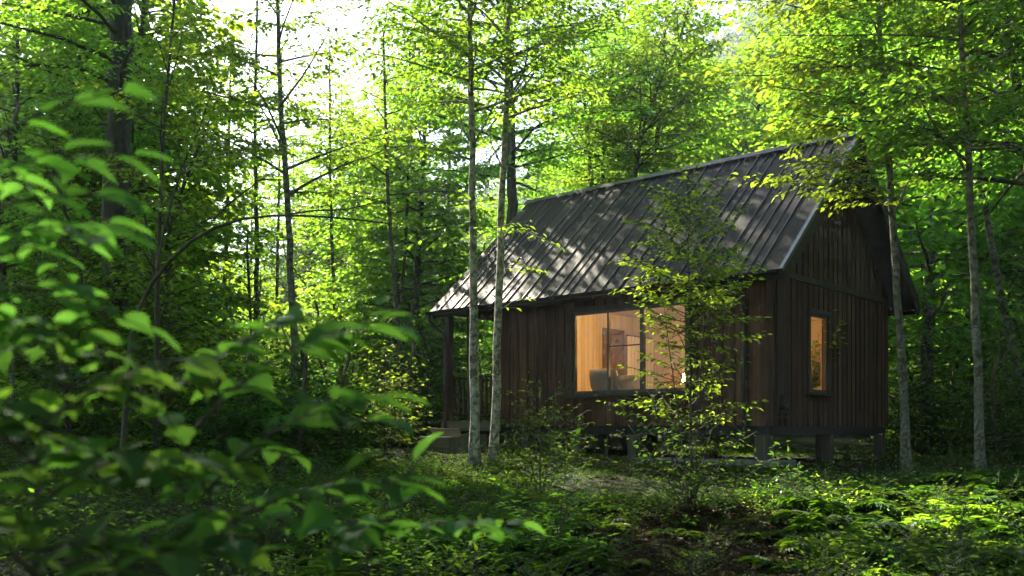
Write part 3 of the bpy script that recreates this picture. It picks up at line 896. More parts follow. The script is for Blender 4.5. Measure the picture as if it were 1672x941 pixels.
l = bpy.data.lights.new('lamp_bulb', 'POINT'); l.energy = 5; l.color = (1.0, .56, .24); l.shadow_soft_size = .08
lo = bpy.data.objects.new('lamp_bulb', l); COL.objects.link(lo); lo.location = from_cabin(-2.35, 1.6, 1.62)

# steps up to the porch
t = thing('porch_steps', 'grey wooden steps leading up to the cabin porch', 'steps', from_cabin(-6.62, -.05, .1), CA)
for k, (y1, z) in enumerate(((-.30, .55), (-.60, .385))):
    g = Geo(); g.box(-.47 - .05 * k, .40 + .02 * k, y1 - .05, y1 + .28, z - .145, z - .10); g.build('tread', M['deck'], t, bevel=.005)
    g = Geo(); g.box(-.43, .38, y1 - .02, y1 + .005, -.2 if k else .285, z - .146); g.build('riser', M['deck'], t)
for sx in (-.44, .36):
    g = Geo(); g.hexa([(sx, -.58, -.25), (sx + .04, -.58, -.25), (sx + .04, .02, -.25), (sx, .02, -.25), (sx, -.58, .235), (sx + .04, -.58, .235), (sx + .04, .02, .40), (sx, .02, .40)]); g.build('stringer', M['deck'], t)
# ------------------------------------------------------------------ trees one can tell apart
def hero(name, label, cat, seed, path, r0, r1=.02, crown=None, limbs=(), bark='bark_grey', group=None, leaf=.10, step=.075, lm='leaf', gap=.13, extra=None, sides=9, flare=.6, avoid=None, **kw):
    """path: [(px, py, depth), ...] from the foot up, in photo pixels turned into places"""
    pts = [P(*q) for q in path]
    b = base_at(path[0][0], path[0][2]); pts[0] = b.copy()
    t = thing(name, label, cat, b, 0, group)
    pl = Plant(seed, leaf, step, lm, bark, **kw); pl.avoid = avoid
    pl.trunk(pts, r0, r1, sides, flare)
    for c in (crown or ()):
        c = dict(c); c['n'] = int(c['n'] * 1.7)
        pl.crown(gap=gap, **c)
    for lb in limbs:                                  # a limb through given places, dressed with sprays
        q, r = [P(*w) for w in lb['via']], lb.get('r', .02)
        q = np.array(q); seg = np.linalg.norm(np.diff(q, axis=0), axis=1); cum = np.concatenate([[0], np.cumsum(seg)])
        n = max(5, int(cum[-1] / .25)); u = np.linspace(0, cum[-1], n)
        c = np.stack([np.interp(u, cum, q[:, k]) for k in range(3)], -1)
        for _ in range(2): c[1:-1] = (c[:-2] + 2 * c[1:-1] + c[2:]) / 4
        c[1:-1] += pl.r.normal(0, .012, (n - 2, 3))
        pl.wood.tube(c, np.linspace(r, .005, n), 6, 0, False)
        pl.dress(c, lb.get('f0', .3), lb.get('gap', .22), lb.get('mx', .9), 1)
    pl.finish(t); print('LEAVES', name, seed, pl.nl)
    return t

hero('old_tree', 'massive dark mossy tree trunk rising at the edge of the dense forest', 'tree', 11,
     [(184, 560, 18), (190, 350, 18), (197, 120, 18.1), (205, -160, 18.3), (215, -420, 18.6)], .25, .19, [dict(h0=6.4, h1=14, n=30, reach=4.2, rise=(.2, .7))], bark='bark_dark', sides=14,
     avoid=(0.0, 1.15), limbs=[dict(via=[(195, 140, 18.1), (120, 105, 17.6), (30, 108, 17.2), (-50, 120, 17)], r=.06)], leaf=.13, step=.10)
hero('slender_tree', 'thin dark stem leaning slightly, between the massive mossy trunk and the bowed sapling', 'tree', 12,
     [(252, 560, 14), (258, 420, 14), (266, 220, 14), (280, 60, 14.1), (296, -120, 14.2)], .045, .012, [dict(h0=3.8, h1=7.4, n=12, reach=1.7)], bark='bark_thin')
hero('bowed_sapling', 'bowed thin tree whose long stem arches over sideways above the understory', 'tree', 13,
     [(196, 640, 11.5), (215, 500, 11.5), (255, 440, 11.4), (310, 390, 11.3), (350, 357, 11.2), (420, 348, 11.1), (500, 352, 11), (590, 356, 10.9), (640, 366, 10.8)], .04, .008,
     limbs=[dict(via=[(350, 357, 11.2), (375, 330, 11.2), (410, 300, 11.3), (455, 275, 11.4)], r=.014), dict(via=[(470, 350, 11.05), (540, 345, 10.9), (610, 330, 10.8), (660, 322, 10.7)], r=.012), dict(via=[(255, 440, 11.4), (275, 330, 11.6), (330, 200, 11.7), (350, 140, 11.8)], r=.016)], bark='bark_thin', leaf=.09, flare=.1)
hero('slender_tree', 'straight grey-barked tree with upswept fine branches, midway between mossy trunk and birches', 'tree', 14,
     [(484, 690, 17), (480, 560, 17), (473, 400, 17), (466, 280, 17), (456, 130, 17.1), (452, -60, 17.2), (448, -240, 17.3)], .085, .02, [dict(h0=4.8, h1=10.2, n=14, reach=2.6, rise=(.25, .8))], bark='bark_grey', leaf=.11,
     limbs=[dict(via=[(470, 320, 17), (520, 290, 16.8), (590, 258, 16.5), (650, 240, 16.2)], r=.03), dict(via=[(466, 250, 17), (430, 180, 17), (400, 140, 17)], r=.025)])
hero('birch', 'pale mottled birch trunk standing before the porch steps', 'tree', 15,
     [(776, 733, 13.8), (774, 560, 13.8), (772, 400, 13.8), (771, 230, 13.8), (767, 60, 13.8), (766, -150, 13.9), (760, -330, 14)], .074, .02, [dict(h0=5.2, h1=9.2, n=20, reach=2.3, rise=(.2, .8))], bark='bark_pale', sides=12, flare=.45,
     limbs=[dict(via=[(770, 262, 13.8), (735, 240, 13.7), (690, 238, 13.5), (620, 240, 13.3)], r=.02), dict(via=[(771, 235, 13.8), (745, 190, 13.9), (715, 150, 14)], r=.02), dict(via=[(772, 240, 13.8), (795, 195, 13.7), (820, 150, 13.6)], r=.02), dict(via=[(772, 330, 13.8), (740, 330, 13.6), (700, 320, 13.3)], r=.012, f0=.2), dict(via=[(773, 395, 13.8), (800, 370, 13.5), (840, 365, 13.3)], r=.012, f0=.2), dict(via=[(773, 410, 13.8), (730, 380, 13.6), (690, 385, 13.3)], r=.012, f0=.2)])
hero('birch', 'pale mottled birch trunk closest to the porch wall, beside its twin', 'tree', 16,
     [(806, 727, 14.1), (811, 600, 14.1), (816, 440, 14.1), (821, 300, 14.1), (826, 180, 14.2), (831, 40, 14.2), (834, -140, 14.3), (840, -300, 14.4)], .072, .02, [dict(h0=5.2, h1=9.0, n=18, reach=2.3, rise=(.2, .8))], bark='bark_pale', sides=12, flare=.45,
     limbs=[dict(via=[(818, 380, 14.1), (850, 372, 13.8), (885, 385, 13.5), (905, 400, 13.4)], r=.010, f0=.15, gap=.16, mx=.5), dict(via=[(816, 440, 14.1), (845, 425, 13.9), (880, 440, 13.7)], r=.008, f0=.15, gap=.16, mx=.45), dict(via=[(822, 280, 14.1), (800, 235, 14), (790, 190, 14)], r=.014), dict(via=[(826, 170, 14.1), (860, 120, 14), (900, 85, 13.8)], r=.016), dict(via=[(816, 505, 14.1), (838, 490, 14), (858, 488, 14)], r=.006, f0=.2, mx=.3)])
hero('old_tree', 'thick dark trunk rising straight up behind the twin birches', 'tree', 17,
     [(838, 640, 24), (836, 330, 24), (834, 200, 24), (830, 80, 24), (828, -60, 24), (826, -260, 24.2)], .18, .06, [dict(h0=6.5, h1=14.5, n=28, reach=4.0, rise=(.2, .8))], bark='bark_dark', leaf=.14, step=.10, sides=11,
     limbs=[dict(via=[(836, 190, 24), (880, 150, 23.6), (940, 95, 23)], r=.05), dict(via=[(836, 170, 24), (862, 128, 23.8), (890, 100, 23.6)], r=.05), dict(via=[(835, 260, 24), (900, 240, 23), (970, 260, 22.4)], r=.03), dict(via=[(836, 215, 24), (800, 260, 24), (760, 300, 23.6)], r=.03)])
# thin forked trees behind the ridge
for sd, path, limbs, lab in (
    (21, [(966, 640, 27), (965, 300, 27), (958, 180, 27), (940, 110, 27), (925, -60, 27.2)], [[(961, 200, 27), (930, 175, 26.8), (905, 150, 26.6)], [(962, 230, 27), (968, 140, 27), (990, 40, 27)]], 'thin forked tree behind the roof ridge, first along from the birches'),
    (22, [(988, 640, 28), (984, 285, 28), (992, 180, 28), (1006, 60, 28), (1016, -140, 28.2)], [[(990, 200, 28), (1010, 150, 28), (1035, 100, 28)], [(986, 260, 28), (975, 190, 28), (968, 110, 28)]], 'thin forked tree behind the roof ridge, curving towards the hillside gap'),
    (23, [(1036, 640, 26), (1037, 275, 26), (1052, 200, 26), (1076, 140, 26), (1110, 70, 26), (1140, -60, 26.1)], [[(1045, 230, 26), (1046, 150, 26), (1040, 90, 26)], [(1052, 215, 26), (1100, 175, 25.6), (1160, 130, 25.2)], [(1040, 260, 26), (1070, 235, 25.8), (1110, 215, 25.6)]], 'leaning forked tree behind the roof ridge with long bare rising limbs')):
    hero('slender_tree', lab, 'tree', sd, path, .10, .02, [dict(h0=7.2, h1=13, n=24, reach=2.7, rise=(.3, .9))], bark='bark_thin', leaf=.12, step=.085, limbs=[dict(via=v, r=.03, f0=.45) for v in limbs])
# by the gable
hero('slender_tree', 'smooth pale grey trunk rising just past the gable wall, limb reaching over the roof', 'tree', 31,
     [(1481, 765, 13.2), (1474, 620, 13.2), (1464, 470, 13.2), (1458, 370, 13.2), (1452, 270, 13.2), (1444, 170, 13.2), (1436, 60, 13.3), (1430, -120, 13.4), (1424, -300, 13.5)], .066, .018, [dict(h0=4.8, h1=9, n=20, reach=2.5, rise=(.15, .7))], bark='bark_grey', sides=12, lm='leaf_young', leaf=.095, step=.05,
     limbs=[dict(via=[(1459, 358, 13.2), (1440, 330, 13.1), (1400, 312, 12.9), (1350, 303, 12.6), (1290, 298, 12.3), (1215, 290, 12)], r=.016, f0=.10, gap=.08, mx=.7),
            dict(via=[(1452, 270, 13.2), (1400, 280, 12.8), (1340, 268, 12.5), (1300, 262, 12.2)], r=.012, f0=.12, gap=.08, mx=.68),
            dict(via=[(1446, 190, 13.2), (1390, 165, 12.9), (1320, 150, 12.6), (1250, 140, 12.3)], r=.018, gap=.18),
            dict(via=[(1460, 350, 13.2), (1480, 300, 13.2), (1500, 260, 13.3), (1530, 230, 13.4)], r=.016),
            dict(via=[(1450, 240, 13.2), (1420, 215, 12.8), (1360, 205, 12.4), (1300, 200, 12)], r=.014, gap=.18)])
hero('slender_tree', 'brown-grey trunk standing in low green shrubs apart from the cabin gable', 'tree', 32,
     [(1600, 772, 12), (1598, 640, 12), (1592, 480, 12), (1584, 330, 12), (1578, 200, 12), (1568, 60, 12), (1560, -120, 12.1), (1555, -300, 12.2)], .062, .018, [dict(h0=3.9, h1=8.6, n=24, reach=2.7, rise=(.15, .7))], bark='bark_grey', sides=12, leaf=.11, step=.06,
     limbs=[dict(via=[(1582, 300, 12), (1560, 230, 11.8), (1500, 200, 11.5), (1420, 190, 11.2)], r=.016), dict(via=[(1568, 60, 12), (1600, 20, 12), (1640, -40, 12)], r=.02), dict(via=[(1580, 240, 12), (1640, 235, 11.9), (1700, 240, 11.8)], r=.018)])
hero('slender_tree', 'leaning pale trunk tilting towards the frame edge behind the brown-grey trunk', 'tree', 33,
     [(1690, 740, 17), (1672, 660, 17), (1645, 540, 17), (1625, 430, 17), (1605, 320, 17), (1590, 180, 17), (1580, -50, 17)], .085, .025, [dict(h0=5.5, h1=9.6, n=16, reach=2.5)], bark='bark_grey')
hero('old_tree', 'dark thick trunk at the frame edge, half hidden by hanging leaves', 'tree', 34,
     [(1730, 740, 15), (1700, 420, 15), (1668, 180, 15), (1640, 40, 15), (1610, -160, 15)], .13, .05, [dict(h0=4.5, h1=10, n=22, reach=3.2)], bark='bark_dark', leaf=.12,
     limbs=[dict(via=[(1690, 250, 15), (1640, 235, 13.5), (1560, 230, 12.5), (1480, 205, 11.8), (1400, 200, 11.2), (1310, 185, 10.8)], r=.03, f0=.3, gap=.2)])
# thin trunks in the wood beyond the open ground
for sd, path, rr, lab in (
    (41, [(660, 700, 23), (652, 560, 23), (640, 420, 23), (632, 300, 23), (626, 60, 23)], .065, 'thin dotted trunk standing in sunlit understory near the porch end'),
    (42, [(640, 690, 27), (645, 560, 27), (660, 440, 27), (666, 300, 27), (670, 60, 27)], .06, 'thin trunk crossing behind the dotted one near the porch end'),
    (43, [(415, 700, 26), (418, 560, 26), (420, 400, 26), (416, 200, 26), (420, 0, 26)], .09, 'slim dark trunk just behind the straight grey-barked tree'),
    (44, [(368, 700, 30), (366, 500, 30), (372, 330, 30), (376, 100, 30)], .10, 'slim dark trunk far in the wood under the arching bowed stem'),
    (45, [(545, 700, 30), (548, 520, 30), (540, 350, 30), (538, 100, 30)], .08, 'slim trunk in the bright wood between the grey-barked tree and dotted trunk'),
    (46, [(120, 650, 22), (118, 480, 22), (124, 300, 22), (130, 60, 22)], .14, 'dark trunk in deep shade next to the massive mossy one'),
    (47, [(30, 650, 20), (28, 480, 20), (24, 300, 20), (30, 0, 20)], .12, 'dark trunk at the frame edge in deepest shade'),
    (48, [(452, 700, 33), (452, 480, 33), (455, 330, 33), (460, 80, 33)], .07, 'pencil-thin trunk far behind the straight grey-barked tree'),
    (49, [(730, 690, 30), (728, 480, 30), (733, 330, 30), (735, 80, 30)], .09, 'slim trunk far beyond the porch posts in bright foliage'),
    (50, [(1545, 700, 26), (1542, 520, 26), (1540, 300, 26), (1536, 50, 26)], .08, 'slim trunk in the shade beyond the gable clearing'),
    (51, [(1640, 700, 24), (1618, 520, 24), (1612, 400, 24), (1610, 100, 24)], .07, 'thin crooked trunk in the shade near the leaning pale one')):
    hero('forest_tree', lab, 'tree', sd, path, rr, .03, [dict(h0=(703 - 330) / F * path[0][2], h1=(703 - path[-1][1]) / F * path[-1][2] - .2, n=9, reach=2.6, rise=(.1, .8), mx=1.0)], bark='bark_thin' if sd not in (46, 47) else 'bark_dark', leaf=.14, step=.105, gap=.18)

# ------------------------------------------------------------------ repeated trees of the forest
def variant(seed, H, r0, h0, n, reach, leaf, step, lm, bark, gap=.24, rise=(.05, .8), mx=1.6, name='forest_tree', lean=.3, **kw):
    t = thing(name, 'x', 'tree')
    pl = Plant(seed, leaf, step, lm, bark, tmpl=LEAF4, twig=False, dens=.17, **kw)
    q = np.array([(0, 0, -.05), (pl.r.normal(0, lean * .3), pl.r.normal(0, lean * .3), H * .35), (pl.r.normal(0, lean), pl.r.normal(0, lean), H * .7), (pl.r.normal(0, lean), pl.r.normal(0, lean), H)])
    pl.trunk(q, r0, .03, 8)
    pl.crown(h0, H - .3, n, reach, rise, gap, mx)
    pl.finish(t); print('LEAVES', name, seed, pl.nl); return t
big = [variant(101, 14, .14, 2.0, 80, 3.6, .22, .09, 'leaf', 'bark_grey'), variant(102, 12, .11, 1.4, 76, 3.2, .21, .09, 'leaf', 'bark_thin'),
       variant(103, 16, .17, 2.8, 84, 4.0, .23, .095, 'leaf', 'bark_dark'), variant(104, 10.5, .09, 1.2, 70, 2.9, .20, .085, 'leaf_young', 'bark_grey')]
small = [variant(111, 4.6, .035, .4, 46, 1.5, .12, .06, 'leaf', 'bark_thin', .12, (.1, .8), .9, 'understory_tree', .2), variant(112, 3.4, .028, .2, 40, 1.3, .11, .055, 'leaf_young', 'bark_thin', .11, (.1, .8), .8, 'understory_tree', .2),
         variant(113, 5.8, .045, .6, 54, 1.9, .13, .065, 'leaf', 'bark_thin', .13, (.1, .8), 1.0, 'understory_tree', .25)]
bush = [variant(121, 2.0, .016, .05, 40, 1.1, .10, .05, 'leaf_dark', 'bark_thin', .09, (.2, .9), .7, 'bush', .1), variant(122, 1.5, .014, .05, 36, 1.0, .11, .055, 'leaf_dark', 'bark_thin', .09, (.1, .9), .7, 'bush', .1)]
for b in bush: b['category'] = 'bush'
used = set()
rg = random.Random(77)
def place(protos, px, Y, sc, label, group):
    k = rg.randrange(len(protos)); p = protos[k]
    x = (px - PX0) / F * Y
    loc = (x, Y, float(ground_z(x, Y)) - .04)
    if p.name not in used:
        used.add(p.name); p.location = loc; p.rotation_euler = (0, 0, rg.uniform(0, 6.28)); p.scale = (sc,) * 3; p['label'] = label; p['group'] = group
        return p
    return dup(p, loc, rg.uniform(0, 6.28), sc, label, group, (rg.gauss(0, .04), rg.gauss(0, .04)))
SD2 = np.array((math.sin(R(SUN_AZ)), math.cos(R(SUN_AZ))))
def sun_lane(x, y, far):
    """keeps open the lanes by which morning sun reaches the porch and the ground before the cabin"""
    for ax, ay in ((-1.8, 18.5), (-1.4, 11.0), (1.0, 9.4)):
        r = np.array((x - ax, y - ay)); al = r @ SD2; pe = abs(r[0] * SD2[1] - r[1] * SD2[0])
        if 1.0 < al < far and pe < 2.0: return True
    return False
def blocked(x, y, m=1.0):
    lx, ly = to_cabin(x, y)
    return -7.6 - m < lx < .6 + m and -.6 - m < ly < 5.6 + m
spots = []
def free(x, y, d):
    if blocked(x, y, 1.6): return False
    for a, b in spots:
        if (a - x) ** 2 + (b - y) ** 2 < d * d: return False
    spots.append((x, y)); return True
high = variant(105, 16, .18, 6.5, 60, 4.2, .22, .10, 'leaf', 'bark_grey')
zones = [  # px range, depth range, how many, spacing, prototypes, scale, label, group
    (-160, 330, 22, 36, 28, 2.8, big, (.95, 1.25), 'tall forest tree in deep shade behind the massive mossy trunk', 'tall trees behind the mossy trunk'),
    (330, 720, 27, 37, 6, 3.6, big, (.75, 1.0), 'sunlit forest tree in the bright wood between grey-barked tree and birches', 'sunlit trees beyond the open wood'),
    (-60, 740, 50, 64, 22, 3.6, big, (.85, 1.1), 'tall pale-lit tree far beyond the sunlit wood', 'far tall trees beyond the sunlit wood'),
    (-60, 740, 78, 100, 18, 5.0, big, (.8, 1.0), 'tall pale-lit tree far beyond the sunlit wood', 'far tall trees beyond the sunlit wood'),
    (720, 1200, 29, 40, 11, 3.8, big, (.7, .95), 'bright green tree standing close behind the cabin roof', 'bright trees behind the roof'),
    (720, 1200, 62, 88, 14, 5.0, big, (1.0, 1.3), 'far tree standing well behind the cabin roof', 'far trees behind the roof'),
    (1130, 1500, 27, 80, 34, 3.8, big, (.8, 1.1), 'leafy tree on the rising slope above the gable', 'trees on the slope above the gable'),
    (1500, 1850, 18, 60, 26, 3.4, big, (.8, 1.1), 'leafy tree in the dim wood beyond the gable clearing', 'trees beyond the gable clearing')]
for px_, py_ in ((-8.6, 11.6), (6.4, 7.2), (8.2, 11.5), (5.2, -.5), (-7, -1), (-3, -6), (3, -5), (8, 0), (-10, 5), (10, 6), (0, -11), (-7, -9), (8, -9), (13, 1), (-14, 0)):  # trees out of view, added to block sky light over the foreground
    p_ = high if high.name not in used else dup(high, (0, 0, 0), 0)
    used.add(high.name); p_.location = (px_, py_, -.65); p_.rotation_euler = (0, 0, rg.uniform(0, 6.28)); p_['label'] = 'tall unseen tree added around the viewpoint, its crown shading the foreground'; p_['group'] = 'unseen shading trees around the viewpoint'
for a, b, y0, y1, n, sp, pr, (s0, s1), lab, grp in zones:
    c = 0
    for tr in range(n * 14):
        px = rg.uniform(a, b); Y = math.sqrt(rg.uniform(y0 * y0, y1 * y1)); x = (px - PX0) / F * Y
        if 252 < px < 308 and (Y < 66 or rg.random() < .6): continue
        if sun_lane(x, Y, 26): continue
        if c < n and free(x, Y, sp): place(pr, px, Y, rg.uniform(s0, s1), lab, grp); c += 1
spots2 = spots; spots = []
for px_, Y_, sc_, k_ in ((560, 54, 1.1, 2), (620, 56, 1.1, 2), (665, 52, 1.1, 1), (1010, 48, 1.3, 2), (1130, 52, 1.25, 0)):
    place([big[k_]], px_, Y_, sc_, 'tall pale-lit tree far beyond the sunlit wood' if px_ < 700 else 'far tree standing well behind the cabin roof', 'far tall trees beyond the sunlit wood' if px_ < 700 else 'far trees behind the roof')
uz = [(-120, 300, 15, 30, 34, 1.4, small, (.7, 1.2), 'young understory tree in the shade near the massive mossy trunk', 'young trees near the mossy trunk'),
      (300, 700, 20, 36, 24, 1.8, small, (.7, 1.15), 'young sunlit understory tree in the wood beyond the open ground', 'young trees beyond the open ground'),
      (700, 1220, 25, 40, 16, 1.8, small, (.8, 1.2), 'young tree filling the wood behind the cabin', 'young trees behind the cabin'),
      (1470, 1800, 16, 34, 26, 1.5, small, (.8, 1.25), 'young tree filling the wood beyond the gable', 'young trees beyond the gable'),
      (-60, 690, 12, 30, 44, .9, bush, (.7, 1.3), 'dark leafy bush under the trees beyond the open ground', 'bushes beyond the open ground'),
      (1470, 1780, 14, 30, 24, .9, bush, (.8, 1.4), 'dark leafy bush under the trees beyond the gable', 'bushes beyond the gable'),
      (120, 740, 36, 47, 18, 2.8, [big[3], big[1], big[3]], (.5, .7), 'half-grown bright tree filling the sunlit wood between the slim trunks', 'half-grown trees between the slim trunks'),
      (150, 720, 22, 31, 5, 3.0, [big[3], big[1]], (.5, .65), 'half-grown leafy tree in the sunlit wood beyond the open ground', 'half-grown trees beyond the open ground'),
      (640, 830, 27, 34, 4, .9, bush, (.8, 1.3), 'dark leafy bush seen between the porch posts', 'bushes behind the porch')]
for a, b, y0, y1, n, sp, pr, (s0, s1), lab, grp in uz:
    c = 0
    for tr in range(n * 14):
        px = rg.uniform(a, b); Y = math.sqrt(rg.uniform(y0 * y0, y1 * y1)); x = (px - PX0) / F * Y
        if (pr is not bush and sun_lane(x, Y, 12 if pr[0] is big[3] else 7)) or (135 < px < 240 and Y < 19) or (600 < px < 735 and Y < 22.5): continue
        if c < n and free(x, Y, sp): place(pr, px, Y, rg.uniform(s0, s1), lab, grp); c += 1

# ------------------------------------------------------------------ saplings and shrubs in front of the cabin
def sapling(name, label, cat, seed, px, Y, stems, leaf, step, lm, gap, mx, r=.012, reach=.7, n=14, h0=.3, tmpl=LEAF6, bark='bark_thin', rise=(.2, .7)):
    """stems: [(dx, dy, height)] from one foot"""
    b = base_at(px, Y); t = thing(name, label, cat, b)
    pl = Plant(seed, leaf, step, lm, bark, tmpl)
    for dx, dy, h in stems:
        q = [b + (dx * .05, dy * .05, -.02), b + np.array((dx * .4, dy * .4, h * .45)), b + np.array((dx * .8, dy * .8, h * .8)), b + np.array((dx, dy, h))]
        k = h / max(s[2] for s in stems)
        pl.trunk(q, r * k, .004, 7, .2)
        pl.crown(h0 * h, h * .97, max(4, int(n * k)), reach * (.4 + .6 * k), rise, gap, mx, 1, .3, .6)
    pl.finish(t, 'stem', 'foliage'); return t
b_ = base_at(1130, 8.6)
t = thing('sapling', 'tall many-stemmed sapling growing in front of the large lit window', 'sapling', b_)
pl = Plant(201, .058, .028, 'leaf_young', 'bark_thin', LEAF6, tilt=.36)
for dx, dy, h, parts in ((-.03, .05, 2.95, ((.56, .97, 42, .68, .05), (.2, .56, 11, .85, .10))), (.16, .10, 2.2, ((.5, .97, 12, .5, .065), (.15, .5, 4, .6, .09))), (-.24, 0, 1.75, ((.45, .97, 10, .5, .07),)),):
    pl.trunk([b_ + (dx * .08, dy * .08, -.03), b_ + np.array((dx * .4, dy * .4, h * .4)), b_ + np.array((dx * .8, dy * .8, h * .75)), b_ + np.array((dx, dy, h))], .005 + .0045 * h, .003, 7, .2)
    for h0, h1, n, reach, gp in parts: pl.crown(h0 * h, h1 * h, n, reach, (.15, .8), gp, .36, 1, .3, .55)
pl.finish(t, 'stem', 'foliage')
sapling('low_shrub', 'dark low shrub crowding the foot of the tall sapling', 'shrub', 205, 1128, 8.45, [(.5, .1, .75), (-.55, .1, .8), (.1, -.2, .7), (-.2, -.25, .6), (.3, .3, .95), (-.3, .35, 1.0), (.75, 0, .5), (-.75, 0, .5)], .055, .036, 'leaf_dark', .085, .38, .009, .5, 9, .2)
sapling('sapling', 'slim low shrub before the porch wall, near the twin birches', 'shrub', 202, 882, 10.5,
        [(.0, 0, 1.25), (.2, .05, 1.0), (-.22, 0, .95), (.42, 0, .75), (-.38, .1, .6)], .048, .032, 'leaf_cover', .08, .38, .011, .62, 20, .3)
sapling('sapling', 'young shrub with yellow-green tufts beside the porch end', 'shrub', 203, 628, 18, [(0, 0, 2.0), (.4, .2, 1.5), (-.4, 0, 1.4), (.2, -.3, 1.1)], .10, .07, 'leaf_young', .16, .6, .02, .9, 22, .15)

HP = Plant(250, .10, .05, 'leaf_young', 'bark_thin', LEAF6)
for i in range(40):
    az = i * 2.4; pts = HP.path((0, 0, .4), (math.cos(az) * .35, math.sin(az) * .35, 1), HP.r.uniform(.8, 1.75), 8, .15, .08)
    HP.wood.tube(pts, np.linspace(.006, .002, 9), 5, 0, False); HP.dress(pts, .2, .12, .28, 0)
HP.wood.build('stem', M['bark_thin'], REFLECTION_PLANT, True)
add_leaves(HP.fol, np.concatenate(HP.Pn), np.concatenate(HP.D), np.concatenate(HP.Nn), np.concatenate(HP.Ln), LEAF6)
HP.fol.build('foliage', [M['leaf_young'], M['bark_thin']], REFLECTION_PLANT)
# ------------------------------------------------------------------ low plants on the forest floor
def fern(seed, n, L, leafmat):
    r = np.random.default_rng(seed)
    t = thing('fern', 'x', 'fern'); g = Geo(); Pn, D, Nn, Ln = [], [], [], []
    for i in range(n):
        az = i * 6.283 / n + r.uniform(-.3, .3); l = L * r.uniform(.75, 1.15); rise = r.uniform(.35, .85)
        k = 15; u = np.linspace(0, 1, k)
        h = l * (.82 * u); z = l * (rise * u - (rise + .12) * .75 * u ** 2.2) + .02
        d = np.array((math.cos(az), math.sin(az), 0)); c = h[:, None] * d + z[:, None] * UP
        g.tube(c, np.linspace(.004, .001, k), 3, 1, False)
        tt = np.gradient(c, axis=0); tt /= np.linalg.norm(tt, axis=1)[:, None]
        s = np.cross(UP, d); up = np.cross(tt, s)
        for sg in (-1, 1):
            for q in np.arange(.16, 1.0, .036):
                j = q * (k - 1); a = int(j); f = j - a
                p = c[a] * (1 - f) + c[min(a + 1, k - 1)] * f
                Pn.append(p); D.append(s * sg * .9 + tt[a] * .5 + r.normal(0, .07, 3)); Nn.append(UP + r.normal(0, .2, 3))
                Ln.append(l * .30 * (math.sin(math.pi * min(1, q * .8 + .2)) ** .8 + .05))
    add_leaves(g, Pn, D, Nn, Ln, LEAF6, 0, .62)
    g.build('frond', [M[leafmat], M['bark_thin']], t); return t
def seedling(seed, n, h, leaf, lm):
    r = np.random.default_rng(seed); t = thing('seedling', 'x', 'plant')
    pl = Plant(seed, leaf, leaf * .75, lm, 'bark_thin', LEAF6, droop=.12)
    for i in range(n):
        az = i * 6.283 / n + r.uniform(-.4, .4); l = h * r.uniform(.6, 1.1); out = r.uniform(.3, .9)
        pts = pl.path((0, 0, -.01), (math.cos(az) * out, math.sin(az) * out, 1), l, 4, .6 / h, .1)
        pl.wood.tube(pts, np.linspace(.004, .0015, 5), 4, 0, False)
        pl.dress(pts, .25, l * .17, l * .55, 0)
    pl.finish(t, 'stem', 'foliage'); return t
ferns = [fern(301, 8, .50, 'leaf_cover'), fern(302, 6, .42, 'leaf_young'), fern(303, 9, .58, 'leaf_cover')]
seeds = [seedling(311, 6, .34, .040, 'leaf_cover'), seedling(312, 5, .26, .036, 'leaf_young'), seedling(313, 7, .42, .046, 'leaf_dark')]
for s_ in ferns + seeds: s_.location.z = -5
lowbush = []
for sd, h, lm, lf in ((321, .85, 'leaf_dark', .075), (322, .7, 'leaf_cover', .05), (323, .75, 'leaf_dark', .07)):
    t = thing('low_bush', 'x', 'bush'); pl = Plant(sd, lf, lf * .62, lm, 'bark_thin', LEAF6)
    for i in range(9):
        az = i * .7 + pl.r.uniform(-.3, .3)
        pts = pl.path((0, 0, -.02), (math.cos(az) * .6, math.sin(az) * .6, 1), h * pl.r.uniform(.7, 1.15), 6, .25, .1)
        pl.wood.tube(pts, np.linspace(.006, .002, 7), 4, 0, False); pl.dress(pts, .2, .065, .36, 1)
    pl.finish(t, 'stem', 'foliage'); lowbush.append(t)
spots = []
def field(protos, x0, x1, y0, y1, n, sp, sc, label, group, keep=None):
    c = 0
    for _ in range(n * 20):
        if c >= n: break
        Y = math.sqrt(rg.uniform(y0 * y0, y1 * y1)); px = rg.uniform(x0, x1); x = (px - PX0) / F * Y
        if blocked(x, Y, -.35) or (keep and not keep(px, Y)): continue
        if any((a - x) ** 2 + (b - Y) ** 2 < sp * sp for a, b in spots): continue
        spots.append((x, Y)); place(protos, px, Y, rg.uniform(*sc), label, group); c += 1
open_soil = lambda px, Y: not (880 < px < 1330 and 5.0 < Y < 8.2)
field(ferns, 1330, 1740, 5.0, 11.5, 48, .42, (.8, 1.35), 'fern spreading its fronds among the shaded gable-side shrubs', 'ferns among the gable-side shrubs')
field(ferns, 560, 900, 5.0, 8.8, 30, .42, (.7, 1.2), 'fern spreading its fronds on dark ground near the blurred saplings', 'ferns near the blurred saplings')
field(ferns, 930, 1330, 5.2, 8.2, 18, .5, (.4, .75), 'small low fern on the open brown soil', 'low ferns on the open soil')
field(lowbush, 1330, 1760, 5.6, 11.5, 22, .6, (.45, .8), 'low leafy bush in the dense shrubs beside the gable-side trunks', 'low bushes by the gable-side trunks')
field(lowbush, -60, 560, 6, 12, 30, .55, (.5, .85), 'low dark bush behind the blurred broad-leaved saplings', 'low bushes behind the blurred saplings')
field(seeds, 1250, 1740, 4.6, 12, 46, .3, (.8, 1.4), 'small leafy plant among the shrubs on the shaded gable side', 'small plants on the gable side', open_soil)
field(ferns, 640, 1320, 8.4, 12.6, 34, .42, (.5, .85), 'small fern on the mossy ground before the cabin piers', 'ferns before the cabin piers', lambda px, Y: px < 900 or Y < 10.2)
